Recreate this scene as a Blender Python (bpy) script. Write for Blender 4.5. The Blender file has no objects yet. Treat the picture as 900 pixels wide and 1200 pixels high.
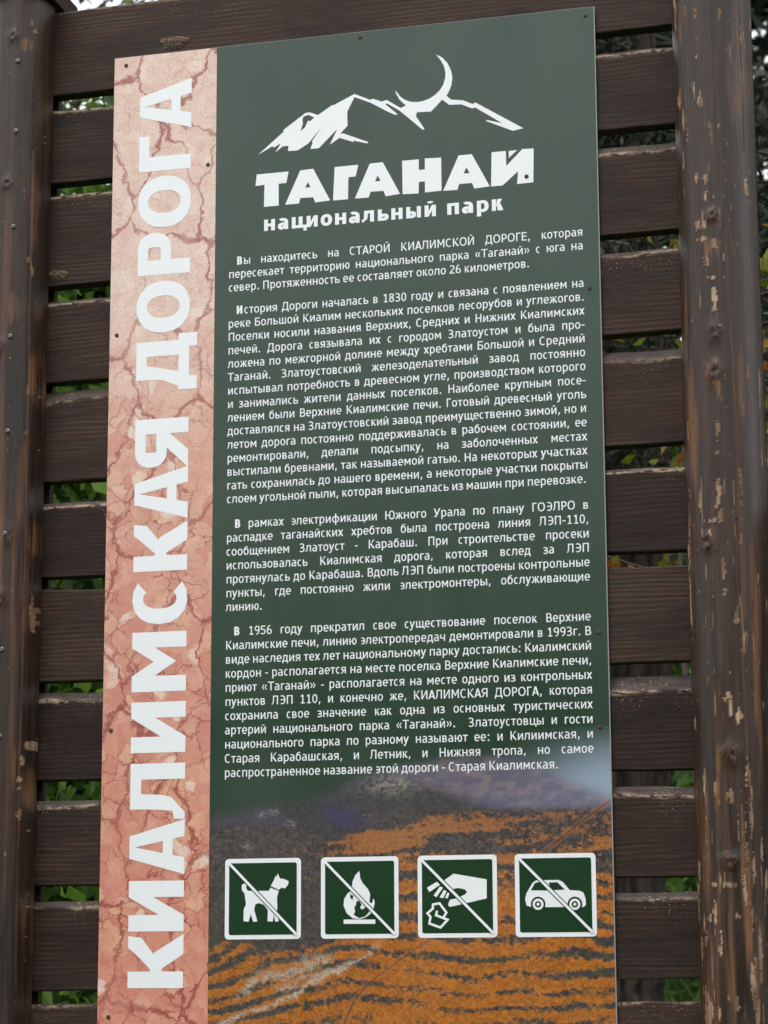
import bpy, bmesh, math, random
import numpy as np
from mathutils import Vector, Matrix
from mathutils.geometry import tessellate_polygon

SC = bpy.context.scene
COL = SC.collection
# ------------------------------------------------------------------ camera
cam_data = bpy.data.cameras.new('camera')
cam_data.sensor_fit = 'VERTICAL'
cam_data.sensor_width = 18; cam_data.sensor_height = 24
cam_data.lens = 55.654
cam_data.clip_start = .05; cam_data.clip_end = 2000
cam_data.dof.use_dof = True
cam_data.dof.focus_distance = 3.62
cam_data.dof.aperture_fstop = 6.5
cam = bpy.data.objects.new('camera', cam_data)
COL.objects.link(cam)
R_ = ((0.96578454, -0.25377774, 0.05345174), (0.25931147, 0.94827657, -0.18310953), (-0.00421791, 0.190705, 0.98163833))
cam.matrix_world = Matrix(((R_[0][0], R_[0][2], -R_[0][1], 1.38024),
                           (R_[1][0], R_[1][2], -R_[1][1], -3.45452),
                           (R_[2][0], R_[2][2], -R_[2][1], 1.55014),
                           (0, 0, 0, 1)))
SC.camera = cam
# ------------------------------------------------------------------ sky, sun, exposure
SUN_EL, SUN_AZ = math.radians(56), math.radians(200)
world = bpy.data.worlds.new('World'); SC.world = world; world.use_nodes = True
wn, wl = world.node_tree.nodes, world.node_tree.links
wn.clear()
sky = wn.new('ShaderNodeTexSky'); sky.sky_type = 'NISHITA'; sky.sun_disc = False
sky.sun_elevation = SUN_EL; sky.sun_rotation = SUN_AZ; sky.air_density = 1.0; sky.dust_density = 3.0
hs = wn.new('ShaderNodeHueSaturation'); hs.inputs['Saturation'].default_value = .22
cl = wn.new('ShaderNodeMix'); cl.data_type = 'RGBA'; cl.inputs[0].default_value = .6
cl.inputs[7].default_value = (10.2, 10.6, 11.2, 1)
bg = wn.new('ShaderNodeBackground'); bg.inputs['Strength'].default_value = .12
wo = wn.new('ShaderNodeOutputWorld')
wl.new(sky.outputs[0], hs.inputs['Color']); wl.new(hs.outputs[0], cl.inputs[6])
wl.new(cl.outputs[2], bg.inputs['Color']); wl.new(bg.outputs[0], wo.inputs['Surface'])
sd = bpy.data.lights.new('sun', 'SUN'); sd.energy = .6; sd.angle = math.radians(25); sd.color = (1, .97, .93)
sun = bpy.data.objects.new('sun', sd); COL.objects.link(sun)
_d = Vector((math.sin(SUN_AZ) * math.cos(SUN_EL), math.cos(SUN_AZ) * math.cos(SUN_EL), math.sin(SUN_EL)))
sun.rotation_euler = _d.to_track_quat('Z', 'Y').to_euler()
SC.view_settings.view_transform = 'Standard'; SC.view_settings.look = 'None'
SC.view_settings.gamma = 1; SC.view_settings.exposure = 0.75
SC.view_settings.use_curve_mapping = False
SC.cycles.max_bounces = 6

# ------------------------------------------------------------------ helpers
S, Z0 = .8, 3.03          # one sheet width is .8 m; the sheet's top edge is 3.03 m up


def W(x, z, y=0.0):
    """sheet coordinates (x along the sheet, z down from its top) to metres; y in metres"""
    return (x * S, y, Z0 + z * S)


def mesh_obj(name, verts, faces, mat, parent=None, smooth=False):
    me = bpy.data.meshes.new(name)
    me.from_pydata([tuple(v) for v in verts], [], [tuple(f) for f in faces])
    if smooth:
        me.polygons.foreach_set('use_smooth', [True] * len(me.polygons))
    me.materials.append(mat); me.update()
    o = bpy.data.objects.new(name, me); COL.objects.link(o)
    if parent:
        o.parent = parent
    return o


def fast_obj(name, V, F, mat, parent=None, smooth=False, attrs=None):
    """V (n,3) array, F (m,k) array; attrs {name: (n,) or (n,3)}"""
    me = bpy.data.meshes.new(name)
    V = np.asarray(V, np.float32); F = np.asarray(F, np.int32)
    me.vertices.add(len(V)); me.vertices.foreach_set('co', V.ravel())
    k = F.shape[1]
    me.loops.add(F.size); me.loops.foreach_set('vertex_index', F.ravel())
    me.polygons.add(len(F)); me.polygons.foreach_set('loop_start', np.arange(0, F.size, k, dtype=np.int32))
    me.polygons.foreach_set('loop_total', np.full(len(F), k, np.int32))
    me.polygons.foreach_set('use_smooth', np.full(len(F), smooth, bool))
    for an, a in (attrs or {}).items():
        a = np.asarray(a, np.float32)
        if a.ndim == 1:
            t = me.attributes.new(an, 'FLOAT', 'POINT'); t.data.foreach_set('value', a)
        else:
            t = me.attributes.new(an, 'FLOAT_COLOR', 'POINT')
            t.data.foreach_set('color', np.hstack([a, np.ones((len(a), 1), np.float32)]).ravel())
    me.materials.append(mat); me.update(calc_edges=True)
    o = bpy.data.objects.new(name, me); COL.objects.link(o)
    if parent:
        o.parent = parent
    return o


def tag(o, label=None, cat=None, group=None, kind=None):
    for k, v in (('label', label), ('category', cat), ('group', group), ('kind', kind)):
        if v:
            o[k] = v
    return o


def thing(name, label, cat, loc=(0, 0, 0), group=None):
    o = bpy.data.objects.new(name, None); COL.objects.link(o)
    o.empty_display_size = .1
    o.location = loc
    return tag(o, label, cat, group)


def own(parent, child):
    """parent a world-placed mesh under an Empty standing at its own place"""
    child.parent = parent
    child.matrix_parent_inverse = Matrix.Translation(parent.location).inverted()
    return child


def grid_faces(nu, nv, wrap=False):
    i = np.arange(nu - 1)[:, None]; jn = nv if wrap else nv - 1
    j = np.arange(jn)[None, :]; j2 = (j + 1) % nv
    a = i * nv + j; b = i * nv + j2; c = (i + 1) * nv + j2; d = (i + 1) * nv + j
    return np.stack([a + 0 * b, b, c, d], -1).reshape(-1, 4)


def _h(ix, iy, seed):
    n = (ix.astype(np.int64) * 374761393 + iy.astype(np.int64) * 668265263 + seed * 1442695041) & 0x7fffffff
    n = ((n ^ (n >> 13)) * 1274126177) & 0x7fffffff
    n = (n ^ (n >> 16)) & 0xffff
    return n / 65535.0


def vn(x, y, seed=0):
    x = np.asarray(x, float); y = np.asarray(y, float)
    x, y = np.broadcast_arrays(x, y)
    x0 = np.floor(x); y0 = np.floor(y); fx = x - x0; fy = y - y0
    fx = fx * fx * (3 - 2 * fx); fy = fy * fy * (3 - 2 * fy)
    a = _h(x0, y0, seed); b = _h(x0 + 1, y0, seed); c = _h(x0, y0 + 1, seed); d = _h(x0 + 1, y0 + 1, seed)
    return (a * (1 - fx) + b * fx) * (1 - fy) + (c * (1 - fx) + d * fx) * fy


def fbm(x, y, seed=0, o=4):
    r = 0; a = .5; t = 0
    for k in range(o):
        r = r + a * vn(x * 2 ** k, y * 2 ** k, seed + 17 * k); t += a; a *= .5
    return r / t


def sstep(a, b, x):
    t = np.clip((x - a) / (b - a), 0, 1); return t * t * (3 - 2 * t)


# node material helper
class NM:
    def __init__(s, name, rough=.5, spec=.5):
        s.m = bpy.data.materials.new(name); s.m.use_nodes = True
        s.n = s.m.node_tree.nodes; s.l = s.m.node_tree.links
        s.b = s.n['Principled BSDF']
        s.b.inputs['Roughness'].default_value = rough
        s.b.inputs['Specular IOR Level'].default_value = spec
        s.tc = s.n.new('ShaderNodeTexCoord')

    def put(s, sock, v):
        if hasattr(v, 'links') or isinstance(v, bpy.types.NodeSocket):
            s.l.new(v, sock)
        else:
            sock.default_value = v

    def map(s, scale=(1, 1, 1), src=None, loc=(0, 0, 0)):
        m = s.n.new('ShaderNodeMapping'); m.inputs['Scale'].default_value = scale; m.inputs['Location'].default_value = loc
        s.l.new(src or s.tc.outputs['Object'], m.inputs[0]); return m.outputs[0]

    def noise(s, vec, scale=5, det=4, rough=.55, dist=0, out='Fac'):
        t = s.n.new('ShaderNodeTexNoise'); s.l.new(vec, t.inputs['Vector'])
        t.inputs['Scale'].default_value = scale; t.inputs['Detail'].default_value = det
        t.inputs['Roughness'].default_value = rough; t.inputs['Distortion'].default_value = dist
        return t.outputs[out]

    def ramp(s, fac, stops, interp='LINEAR'):
        r = s.n.new('ShaderNodeValToRGB'); s.l.new(fac, r.inputs[0]); r.color_ramp.interpolation = interp
        e = r.color_ramp.elements
        while len(e) < len(stops):
            e.new(.5)
        for i, (p, c) in enumerate(stops):
            e[i].position = p; e[i].color = (c, c, c, 1) if isinstance(c, (int, float)) else (*c, 1)
        return r.outputs[0]

    def mix(s, f, a, b, mode='MIX'):
        m = s.n.new('ShaderNodeMix'); m.data_type = 'RGBA'; m.blend_type = mode
        s.put(m.inputs[0], f)
        for i, v in ((6, a), (7, b)):
            if isinstance(v, tuple):
                v = (*v, 1) if len(v) == 3 else v
            s.put(m.inputs[i], v)
        return m.outputs[2]

    def math(s, op, a, b=0.0, c=None, clamp=False):
        m = s.n.new('ShaderNodeMath'); m.operation = op; m.use_clamp = clamp
        s.put(m.inputs[0], a); s.put(m.inputs[1], b)
        if c is not None:
            s.put(m.inputs[2], c)
        return m.outputs[0]

    def attr(s, name, out='Fac'):
        a = s.n.new('ShaderNodeAttribute'); a.attribute_name = name; return a.outputs[out]

    def objrand(s):
        return s.n.new('ShaderNodeObjectInfo').outputs['Random']

    def bump(s, h, strength=.3, dist=.002):
        b = s.n.new('ShaderNodeBump'); b.inputs['Strength'].default_value = strength; b.inputs['Distance'].default_value = dist
        s.l.new(h, b.inputs['Height']); s.l.new(b.outputs[0], s.b.inputs['Normal'])

    def color(s, v):
        if isinstance(v, tuple):
            s.b.inputs['Base Color'].default_value = (*v, 1)
        else:
            s.l.new(v, s.b.inputs['Base Color'])
        return s

    def rough(s, v):
        s.put(s.b.inputs['Roughness'], v)

EMBLEM=[[(0.5127,-0.1303),(0.5456,-0.1461),(0.55,-0.144),(0.569,-0.152),(0.579,-0.1495),(0.6079,-0.1695),(0.6185,-0.1648),(0.6136,-0.1606),(0.6047,-0.1507),(0.5992,-0.14),(0.5966,-0.132),(0.5998,-0.135),(0.6064,-0.1451),(0.6156,-0.1528),(0.6277,-0.1584),(0.6409,-0.1604),(0.654,-0.1594),(0.6665,-0.1557),(0.678,-0.1491),(0.6879,-0.1401),(0.6946,-0.1297),(0.6986,-0.1167),(0.6994,-0.105),(0.6962,-0.0906),(0.6898,-0.0777),(0.6801,-0.0649),(0.6931,-0.073),(0.7038,-0.086),(0.7108,-0.1022),(0.7133,-0.1166),(0.7109,-0.1331),(0.7062,-0.1444),(0.7009,-0.1532),(0.7096,-0.1624),(0.734,-0.1663),(0.7534,-0.176),(0.7589,-0.1732),(0.854,-0.2359),(0.8332,-0.2391),(0.7798,-0.2136),(0.7821,-0.2118),(0.8125,-0.2215),(0.7588,-0.1838),(0.7526,-0.1849),(0.7306,-0.1743),(0.7062,-0.1728),(0.6923,-0.1607),(0.6692,-0.1831),(0.6407,-0.1815),(0.6384,-0.1893),(0.6559,-0.2178),(0.6519,-0.2188),(0.6062,-0.1754),(0.5806,-0.1573),(0.5759,-0.1581),(0.6012,-0.1816),(0.5969,-0.1828),(0.5804,-0.1738),(0.5462,-0.1522),(0.5127,-0.1367),(0.4976,-0.166),(0.4982,-0.1953),(0.4834,-0.2106),(0.4897,-0.2106),(0.5412,-0.2337),(0.5387,-0.2363),(0.5107,-0.2276),(0.5107,-0.2307),(0.4818,-0.219),(0.4614,-0.2313),(0.4771,-0.1999),(0.4388,-0.2364),(0.4211,-0.2366),(0.4261,-0.2231),(0.4242,-0.2207),(0.4457,-0.1917),(0.4173,-0.2242),(0.3946,-0.2369),(0.3746,-0.2362),(0.3755,-0.2252),(0.3634,-0.2253),(0.3482,-0.2366),(0.3596,-0.2182),(0.3443,-0.2263),(0.3418,-0.2229),(0.3116,-0.2381),(0.3658,-0.1943),(0.3642,-0.1915),(0.4108,-0.1598),(0.4203,-0.1595),(0.4368,-0.1669),(0.4661,-0.1491),(0.4693,-0.1494)],[(0.4045,-0.1742),(0.4067,-0.167),(0.4172,-0.1642),(0.4292,-0.1712),(0.4204,-0.1786),(0.4163,-0.1763),(0.4093,-0.1906),(0.4005,-0.197),(0.4055,-0.1822)]]
NAME=[[[(0.3093,-0.2793),(0.3761,-0.2791),(0.3712,-0.3026),(0.3553,-0.3028),(0.3556,-0.3485),(0.3246,-0.3481),(0.3257,-0.3024),(0.3067,-0.303)]],[[(0.4003,-0.2791),(0.4271,-0.2782),(0.4622,-0.3471),(0.4316,-0.3487),(0.4269,-0.3375),(0.4008,-0.3368),(0.3975,-0.3479),(0.369,-0.3477)],[(0.4158,-0.305),(0.4108,-0.3163),(0.4218,-0.316)]],[[(0.4715,-0.2791),(0.5204,-0.2787),(0.5147,-0.3025),(0.4998,-0.3028),(0.499,-0.3481),(0.4682,-0.348)]],[[(0.5439,-0.2786),(0.5703,-0.2781),(0.6054,-0.3468),(0.5762,-0.3491),(0.5713,-0.3374),(0.5453,-0.337),(0.5413,-0.3486),(0.5129,-0.348)],[(0.5596,-0.3047),(0.5543,-0.3166),(0.5661,-0.3163)]],[[(0.6099,-0.2792),(0.6436,-0.2791),(0.6438,-0.3013),(0.6558,-0.3012),(0.656,-0.2786),(0.6889,-0.2801),(0.6893,-0.3479),(0.6558,-0.3485),(0.6557,-0.3256),(0.6436,-0.3259),(0.6428,-0.3493),(0.6104,-0.348)]],[[(0.724,-0.2791),(0.7505,-0.279),(0.7857,-0.3479),(0.7549,-0.3497),(0.7505,-0.3378),(0.7247,-0.3377),(0.721,-0.3492),(0.6925,-0.3485)],[(0.7396,-0.3051),(0.7336,-0.3171),(0.7459,-0.3172)]],[[(0.7902,-0.2789),(0.8185,-0.279),(0.819,-0.3096),(0.8514,-0.2782),(0.8738,-0.2791),(0.872,-0.3477),(0.8398,-0.3483),(0.8421,-0.3227),(0.8111,-0.3486),(0.7883,-0.3485)]],[[(0.8242,-0.2795),(0.8412,-0.2792),(0.8243,-0.2937)]]]
DOG=[[(0.3461,-1.6876),(0.3532,-1.6745),(0.3559,-1.6678),(0.3577,-1.6712),(0.3595,-1.6636),(0.364,-1.6734),(0.3734,-1.6752),(0.3815,-1.6791),(0.3798,-1.6859),(0.3744,-1.6922),(0.3672,-1.6908),(0.3623,-1.6945)],[(0.2883,-1.6881),(0.2892,-1.6838),(0.2942,-1.6822),(0.2983,-1.6856),(0.297,-1.6899),(0.3006,-1.6959),(0.3425,-1.6964),(0.3452,-1.6905),(0.3619,-1.6967),(0.3583,-1.7093),(0.3593,-1.7262),(0.3584,-1.7346),(0.3621,-1.7532),(0.3554,-1.754),(0.3522,-1.7409),(0.3505,-1.7535),(0.3401,-1.753),(0.3405,-1.7323),(0.3332,-1.7225),(0.3233,-1.719),(0.3161,-1.7207),(0.3135,-1.7308),(0.3199,-1.7528),(0.3118,-1.754),(0.3068,-1.7392),(0.3024,-1.7535),(0.2924,-1.7521),(0.2927,-1.7306),(0.2972,-1.7213),(0.2943,-1.7009),(0.2893,-1.6949)]]
FIRE=[[(0.5194,-1.6617),(0.5211,-1.6756),(0.5264,-1.6853),(0.536,-1.6955),(0.5404,-1.7052),(0.5386,-1.7198),(0.5439,-1.7216),(0.5465,-1.7124),(0.5491,-1.7208),(0.5469,-1.7304),(0.5412,-1.7408),(0.5306,-1.7482),(0.5192,-1.7506),(0.506,-1.7488),(0.4945,-1.7394),(0.4888,-1.7256),(0.4897,-1.7138),(0.4963,-1.7034),(0.5043,-1.6976),(0.5061,-1.6817),(0.5119,-1.6692)],[(0.4888,-1.7511),(0.5499,-1.7517),(0.5499,-1.7596),(0.4888,-1.759)]]
FIRE_IN=[[(0.514,-1.7175),(0.5122,-1.7258),(0.5091,-1.7287),(0.5113,-1.7363),(0.5082,-1.7425),(0.5192,-1.7489),(0.5306,-1.7457),(0.5377,-1.7382),(0.5399,-1.7291),(0.5333,-1.7265),(0.528,-1.7314),(0.5236,-1.7331),(0.5205,-1.7288),(0.5236,-1.7239),(0.5192,-1.7171)],[(0.5016,-1.7026),(0.5052,-1.7077),(0.5083,-1.7052),(0.506,-1.7153),(0.5016,-1.711)]]
HAND=[[(0.6765,-1.6853),(0.7001,-1.6696),(0.7627,-1.6809),(0.7623,-1.7154),(0.7053,-1.7276),(0.6918,-1.7301),(0.6891,-1.7257),(0.6928,-1.7171),(0.7054,-1.7147),(0.7212,-1.708),(0.7253,-1.7037),(0.7213,-1.6985),(0.7079,-1.6957),(0.6944,-1.6986),(0.6832,-1.6919)],[(0.6493,-1.6945),(0.6684,-1.6839),(0.6742,-1.6896),(0.6537,-1.7028)],[(0.6741,-1.6927),(0.68,-1.6949),(0.6672,-1.7121),(0.6618,-1.709)],[(0.6818,-1.6988),(0.6867,-1.7015),(0.6798,-1.7144),(0.6731,-1.7126)],[(0.688,-1.7041),(0.692,-1.705),(0.6888,-1.7145),(0.6834,-1.7136)]]
PAPER=[(0.6603,-1.7254),(0.673,-1.7234),(0.6859,-1.7404),(0.6795,-1.7502),(0.6884,-1.7533),(0.6744,-1.7674),(0.6533,-1.7599),(0.6556,-1.7478),(0.6498,-1.7413),(0.6603,-1.7328),(0.6603,-1.7254)]
PAPER2=[(0.6795,-1.7502),(0.666,-1.7449),(0.6679,-1.7385)]
CAR=[[(0.8342,-1.7175),(0.837,-1.7069),(0.8488,-1.6881),(0.8551,-1.6839),(0.897,-1.6837),(0.9044,-1.6872),(0.9172,-1.7023),(0.936,-1.7038),(0.9425,-1.7073),(0.9462,-1.7176),(0.9464,-1.7295),(0.942,-1.7333),(0.9354,-1.7332),(0.8454,-1.7322),(0.8367,-1.7291)]]
CAR_WIN=[[(0.8451,-1.7018),(0.8532,-1.6886),(0.8594,-1.6874),(0.8736,-1.6876),(0.8751,-1.7026)],[(0.8788,-1.6881),(0.8947,-1.6879),(0.9085,-1.7013),(0.8812,-1.7023)]]
WHEEL=[(0.8583,-1.7272),(0.9264,-1.728)]
SCREWS=[(0.026,-0.0184),(0.5244,-0.0121),(0.9808,-0.0166),(0.206,-0.2486),(0.9776,-0.5693),(0.016,-0.5899),(0.9813,-1.231),(0.9791,-1.4067),(0.0182,-1.3841),(0.0233,-1.9294),(0.8586,-0.3348)]
SUB=[(0.3245,-0.397),(0.811,-0.3993)]
RIGHT_CHIPS=[(1.1869,-0.0707,0.0027,0.0111),(1.2068,-0.0798,0.0044,0.0124),(1.2533,-0.0873,0.0031,0.0133),(1.2102,-0.1392,0.0013,0.0178),(1.2064,-0.1669,0.0022,0.0036),(1.2869,-0.116,0.0018,0.0267),(1.1695,-0.2434,0.0044,0.0156),(1.1726,-0.2256,0.0036,0.0178),(1.2111,-0.2521,0.0053,0.0156),(1.1774,-0.2846,0.0027,0.0178),(1.1837,-0.3166,0.0027,0.0178),(1.1739,-0.3603,0.0018,0.0222),(1.2455,-0.3093,0.0022,0.0133),(1.2862,-0.4196,0.004,0.02),(1.2003,-0.4028,0.004,0.0098),(1.2171,-0.4087,0.0053,0.008),(1.216,-0.444,0.004,0.0111),(1.2134,-0.49,0.0062,0.0222),(1.1989,-0.4954,0.0053,0.0156),(1.2073,-0.5233,0.0111,0.0044),(1.2291,-0.5383,0.0053,0.0098),(1.2144,-0.5668,0.0071,0.0098),(1.2219,-0.5971,0.0071,0.008),(1.2262,-0.6331,0.0044,0.0178),(1.2242,-0.6568,0.0053,0.0089),(1.1996,-0.6397,0.0013,0.0156),(1.1831,-0.6753,0.0027,0.0044),(1.2324,-0.6899,0.004,0.0036),(1.2248,-0.882,0.0027,0.0267),(1.2213,-0.9284,0.0027,0.0053),(1.2229,-0.996,0.0053,0.0222),(1.2213,-1.0211,0.0044,0.0133),(1.2254,-1.0465,0.0036,0.0222),(1.208,-1.0518,0.0156,0.0036),(1.2052,-1.0747,0.0036,0.0111),(1.1886,-1.0109,0.0027,0.0178),(1.2615,-0.9814,0.0036,0.0356),(1.1677,-0.8741,0.0018,0.0267),(1.1645,-1.0306,0.0027,0.0533),(1.26,-1.09,0.0036,0.0089),(1.1607,-1.1184,0.0031,0.0489),(1.1619,-1.1933,0.0027,0.0489),(1.2285,-1.1425,0.0027,0.02),(1.2272,-1.1838,0.0036,0.0089),(1.2556,-1.1995,0.0027,0.0089),(1.2503,-1.2363,0.008,0.0044),(1.2285,-1.3744,0.008,0.0156),(1.2327,-1.3928,0.0036,0.0178),(1.2456,-1.4054,0.0062,0.0111),(1.236,-1.3279,0.0022,0.0036),(1.1625,-1.4109,0.0022,0.0133),(1.2581,-1.5145,0.0044,0.02),(1.2632,-1.5406,0.0036,0.0133),(1.2269,-1.5498,0.008,0.0124),(1.2012,-1.5372,0.0053,0.0133),(1.2617,-1.5844,0.0027,0.0356),(1.2394,-1.5959,0.0018,0.0267),(1.1803,-1.6306,0.0027,0.0533),(1.1795,-1.5226,0.0022,0.0267),(1.163,-1.6701,0.0036,0.0267),(1.2519,-1.6398,0.0036,0.04),(1.2627,-1.6716,0.0036,0.0222),(1.2458,-1.7029,0.0053,0.0267),(1.1922,-1.7002,0.0071,0.0027),(1.2201,-1.7006,0.0089,0.0089),(1.1926,-1.7495,0.0036,0.02),(1.199,-1.8006,0.0062,0.0222),(1.2322,-1.7558,0.0044,0.0067),(1.2581,-1.7502,0.0027,0.04),(1.1738,-1.7808,0.0044,0.0267),(1.1824,-1.7573,0.0036,0.0067),(1.1592,-1.7334,0.0022,0.04),(1.163,-1.8082,0.0036,0.0267),(1.2761,-1.6284,0.0022,0.0267),(1.2695,-1.8206,0.0027,0.0533),(1.2578,-1.8749,0.0053,0.0444),(1.2119,-1.8962,0.0036,0.0067),(1.2273,-1.9059,0.0022,0.0267),(1.1699,-1.9097,0.0071,0.0356),(1.1792,-1.9291,0.0062,0.0267),(1.2622,-1.9213,0.0036,0.0267),(1.1953,-1.9213,0.0027,0.0133)]
RIGHT_WARM=[(1.2789,-0.1918,0.0133,0.1156),(1.1622,-0.0884,0.0089,0.0889),(1.2382,-0.5426,0.0267,0.0267),(1.2225,-0.7795,0.0111,0.0267),(1.27,-0.8467,0.0062,0.1333),(1.1762,-0.7977,0.0089,0.2222),(1.2091,-1.477,0.0089,0.0356),(1.2012,-1.5372,0.0071,0.0356),(1.1666,-1.5484,0.0089,0.04),(1.2779,-1.2231,0.0089,0.1333),(1.2777,-1.4669,0.0089,0.1333),(1.1767,-1.6146,0.0089,0.1333),(1.2527,-1.7345,0.0089,0.1778),(1.1804,-1.8903,0.0133,0.0889),(1.2224,-1.8125,0.0089,0.0889),(1.2606,-1.8517,0.0133,0.0889)]
LEFT_CHIPS=[(-0.1538,0.0654,0.0044,0.0083),(-0.1502,0.0496,0.0028,0.0044),(-0.1498,-0.4368,0.0028,0.0067),(-0.1463,-0.4549,0.0028,0.0139),(-0.1152,-0.3983,0.0017,0.0167),(-0.1262,-0.6384,0.0044,0.0194),(-0.1487,-0.7066,0.0033,0.01),(-0.1493,-0.7961,0.0028,0.0078),(-0.1231,-0.8751,0.0039,0.0278),(-0.1279,-0.9204,0.0044,0.0222),(-0.1147,-0.732,0.0022,0.0556),(-0.124,-1.0677,0.0033,0.0167),(-0.1366,-1.1568,0.0044,0.0333),(-0.126,-1.1069,0.0028,0.0222),(-0.1332,-1.3947,0.0033,0.0078),(-0.1386,-1.4121,0.0067,0.0078),(-0.1456,-1.479,0.0039,0.0067),(-0.1469,-1.4969,0.0028,0.0033),(-0.1172,-1.3294,0.0022,0.0333),(-0.1436,-1.4436,0.0022,0.0111),(-0.1467,-1.5467,0.0033,0.0111)]
LEFT_WARM=[(-0.1468,-0.318,0.0067,0.0833),(-0.1623,-0.5421,0.0167,0.0333),(-0.1197,-0.5337,0.0056,0.0444),(-0.1486,-0.3656,0.0044,0.0667),(-0.1619,0.017,0.0111,0.0111),(-0.1374,-0.6725,0.01,0.0556),(-0.1533,-0.8733,0.0044,0.1111),(-0.1347,-1.0052,0.0089,0.0333),(-0.1193,-0.7894,0.0044,0.0833),(-0.1463,-1.1284,0.0056,0.0833),(-0.1181,-1.4061,0.01,0.1111),(-0.1409,-1.7559,0.0078,0.0556),(-0.1197,-1.6762,0.0078,0.1111),(-0.1365,-1.4873,0.0111,0.0444),(-0.1112,-1.5583,0.0056,0.0833),(-0.152,-1.4597,0.0044,0.0556)]
# ------------------------------------------------------------------ lettering: every glyph is a few flat pieces
def rc(a, b, c, d):
    return [(a, b), (c, b), (c, d), (a, d)]


def dg(xa, ya, xb, yb, w, w2=None):
    w2 = w if w2 is None else w2
    return [(xa, ya), (xa + w, ya), (xb + w2, yb), (xb, yb)]


def ring(cx, cy, rx, ry, a0, a1, w, h, e=2.2, n=None):
    """part of an oval band: list of quads; angles in degrees, anticlockwise"""
    n = n or max(4, int(abs(a1 - a0) / 20))
    out = []; pts = []
    for i in range(n + 1):
        t = math.radians(a0 + (a1 - a0) * i / n); c, s = math.cos(t), math.sin(t)
        kx = math.copysign(abs(c) ** (2 / e), c); ky = math.copysign(abs(s) ** (2 / e), s)
        pts.append(((cx + rx * kx, cy + ry * ky), (cx + (rx - w) * kx, cy + (ry - h) * ky)))
    for (o1, i1), (o2, i2) in zip(pts[:-1], pts[1:]):
        out.append([i1, o1, o2, i2])
    return out


def bowl(x0, x1, y0, y1, w, h, side=1):
    """closed side of P, B: from a stem at x0 bulging to x1"""
    r = (y1 - y0) / 2; cy = (y0 + y1) / 2
    rr = min(r * .95, abs(x1 - x0) * .7); s = side
    xc = x1 - s * rr
    q = ring(0, 0, rr, r, -90, 90, w, h, 2.2)
    q = [[(xc + s * a, cy + b) for a, b in t] for t in q]
    a, b = (x0, xc) if s > 0 else (xc, x0)
    return [rc(a, y0, b, y0 + h), rc(a, y1 - h, b, y1)] + q


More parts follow.
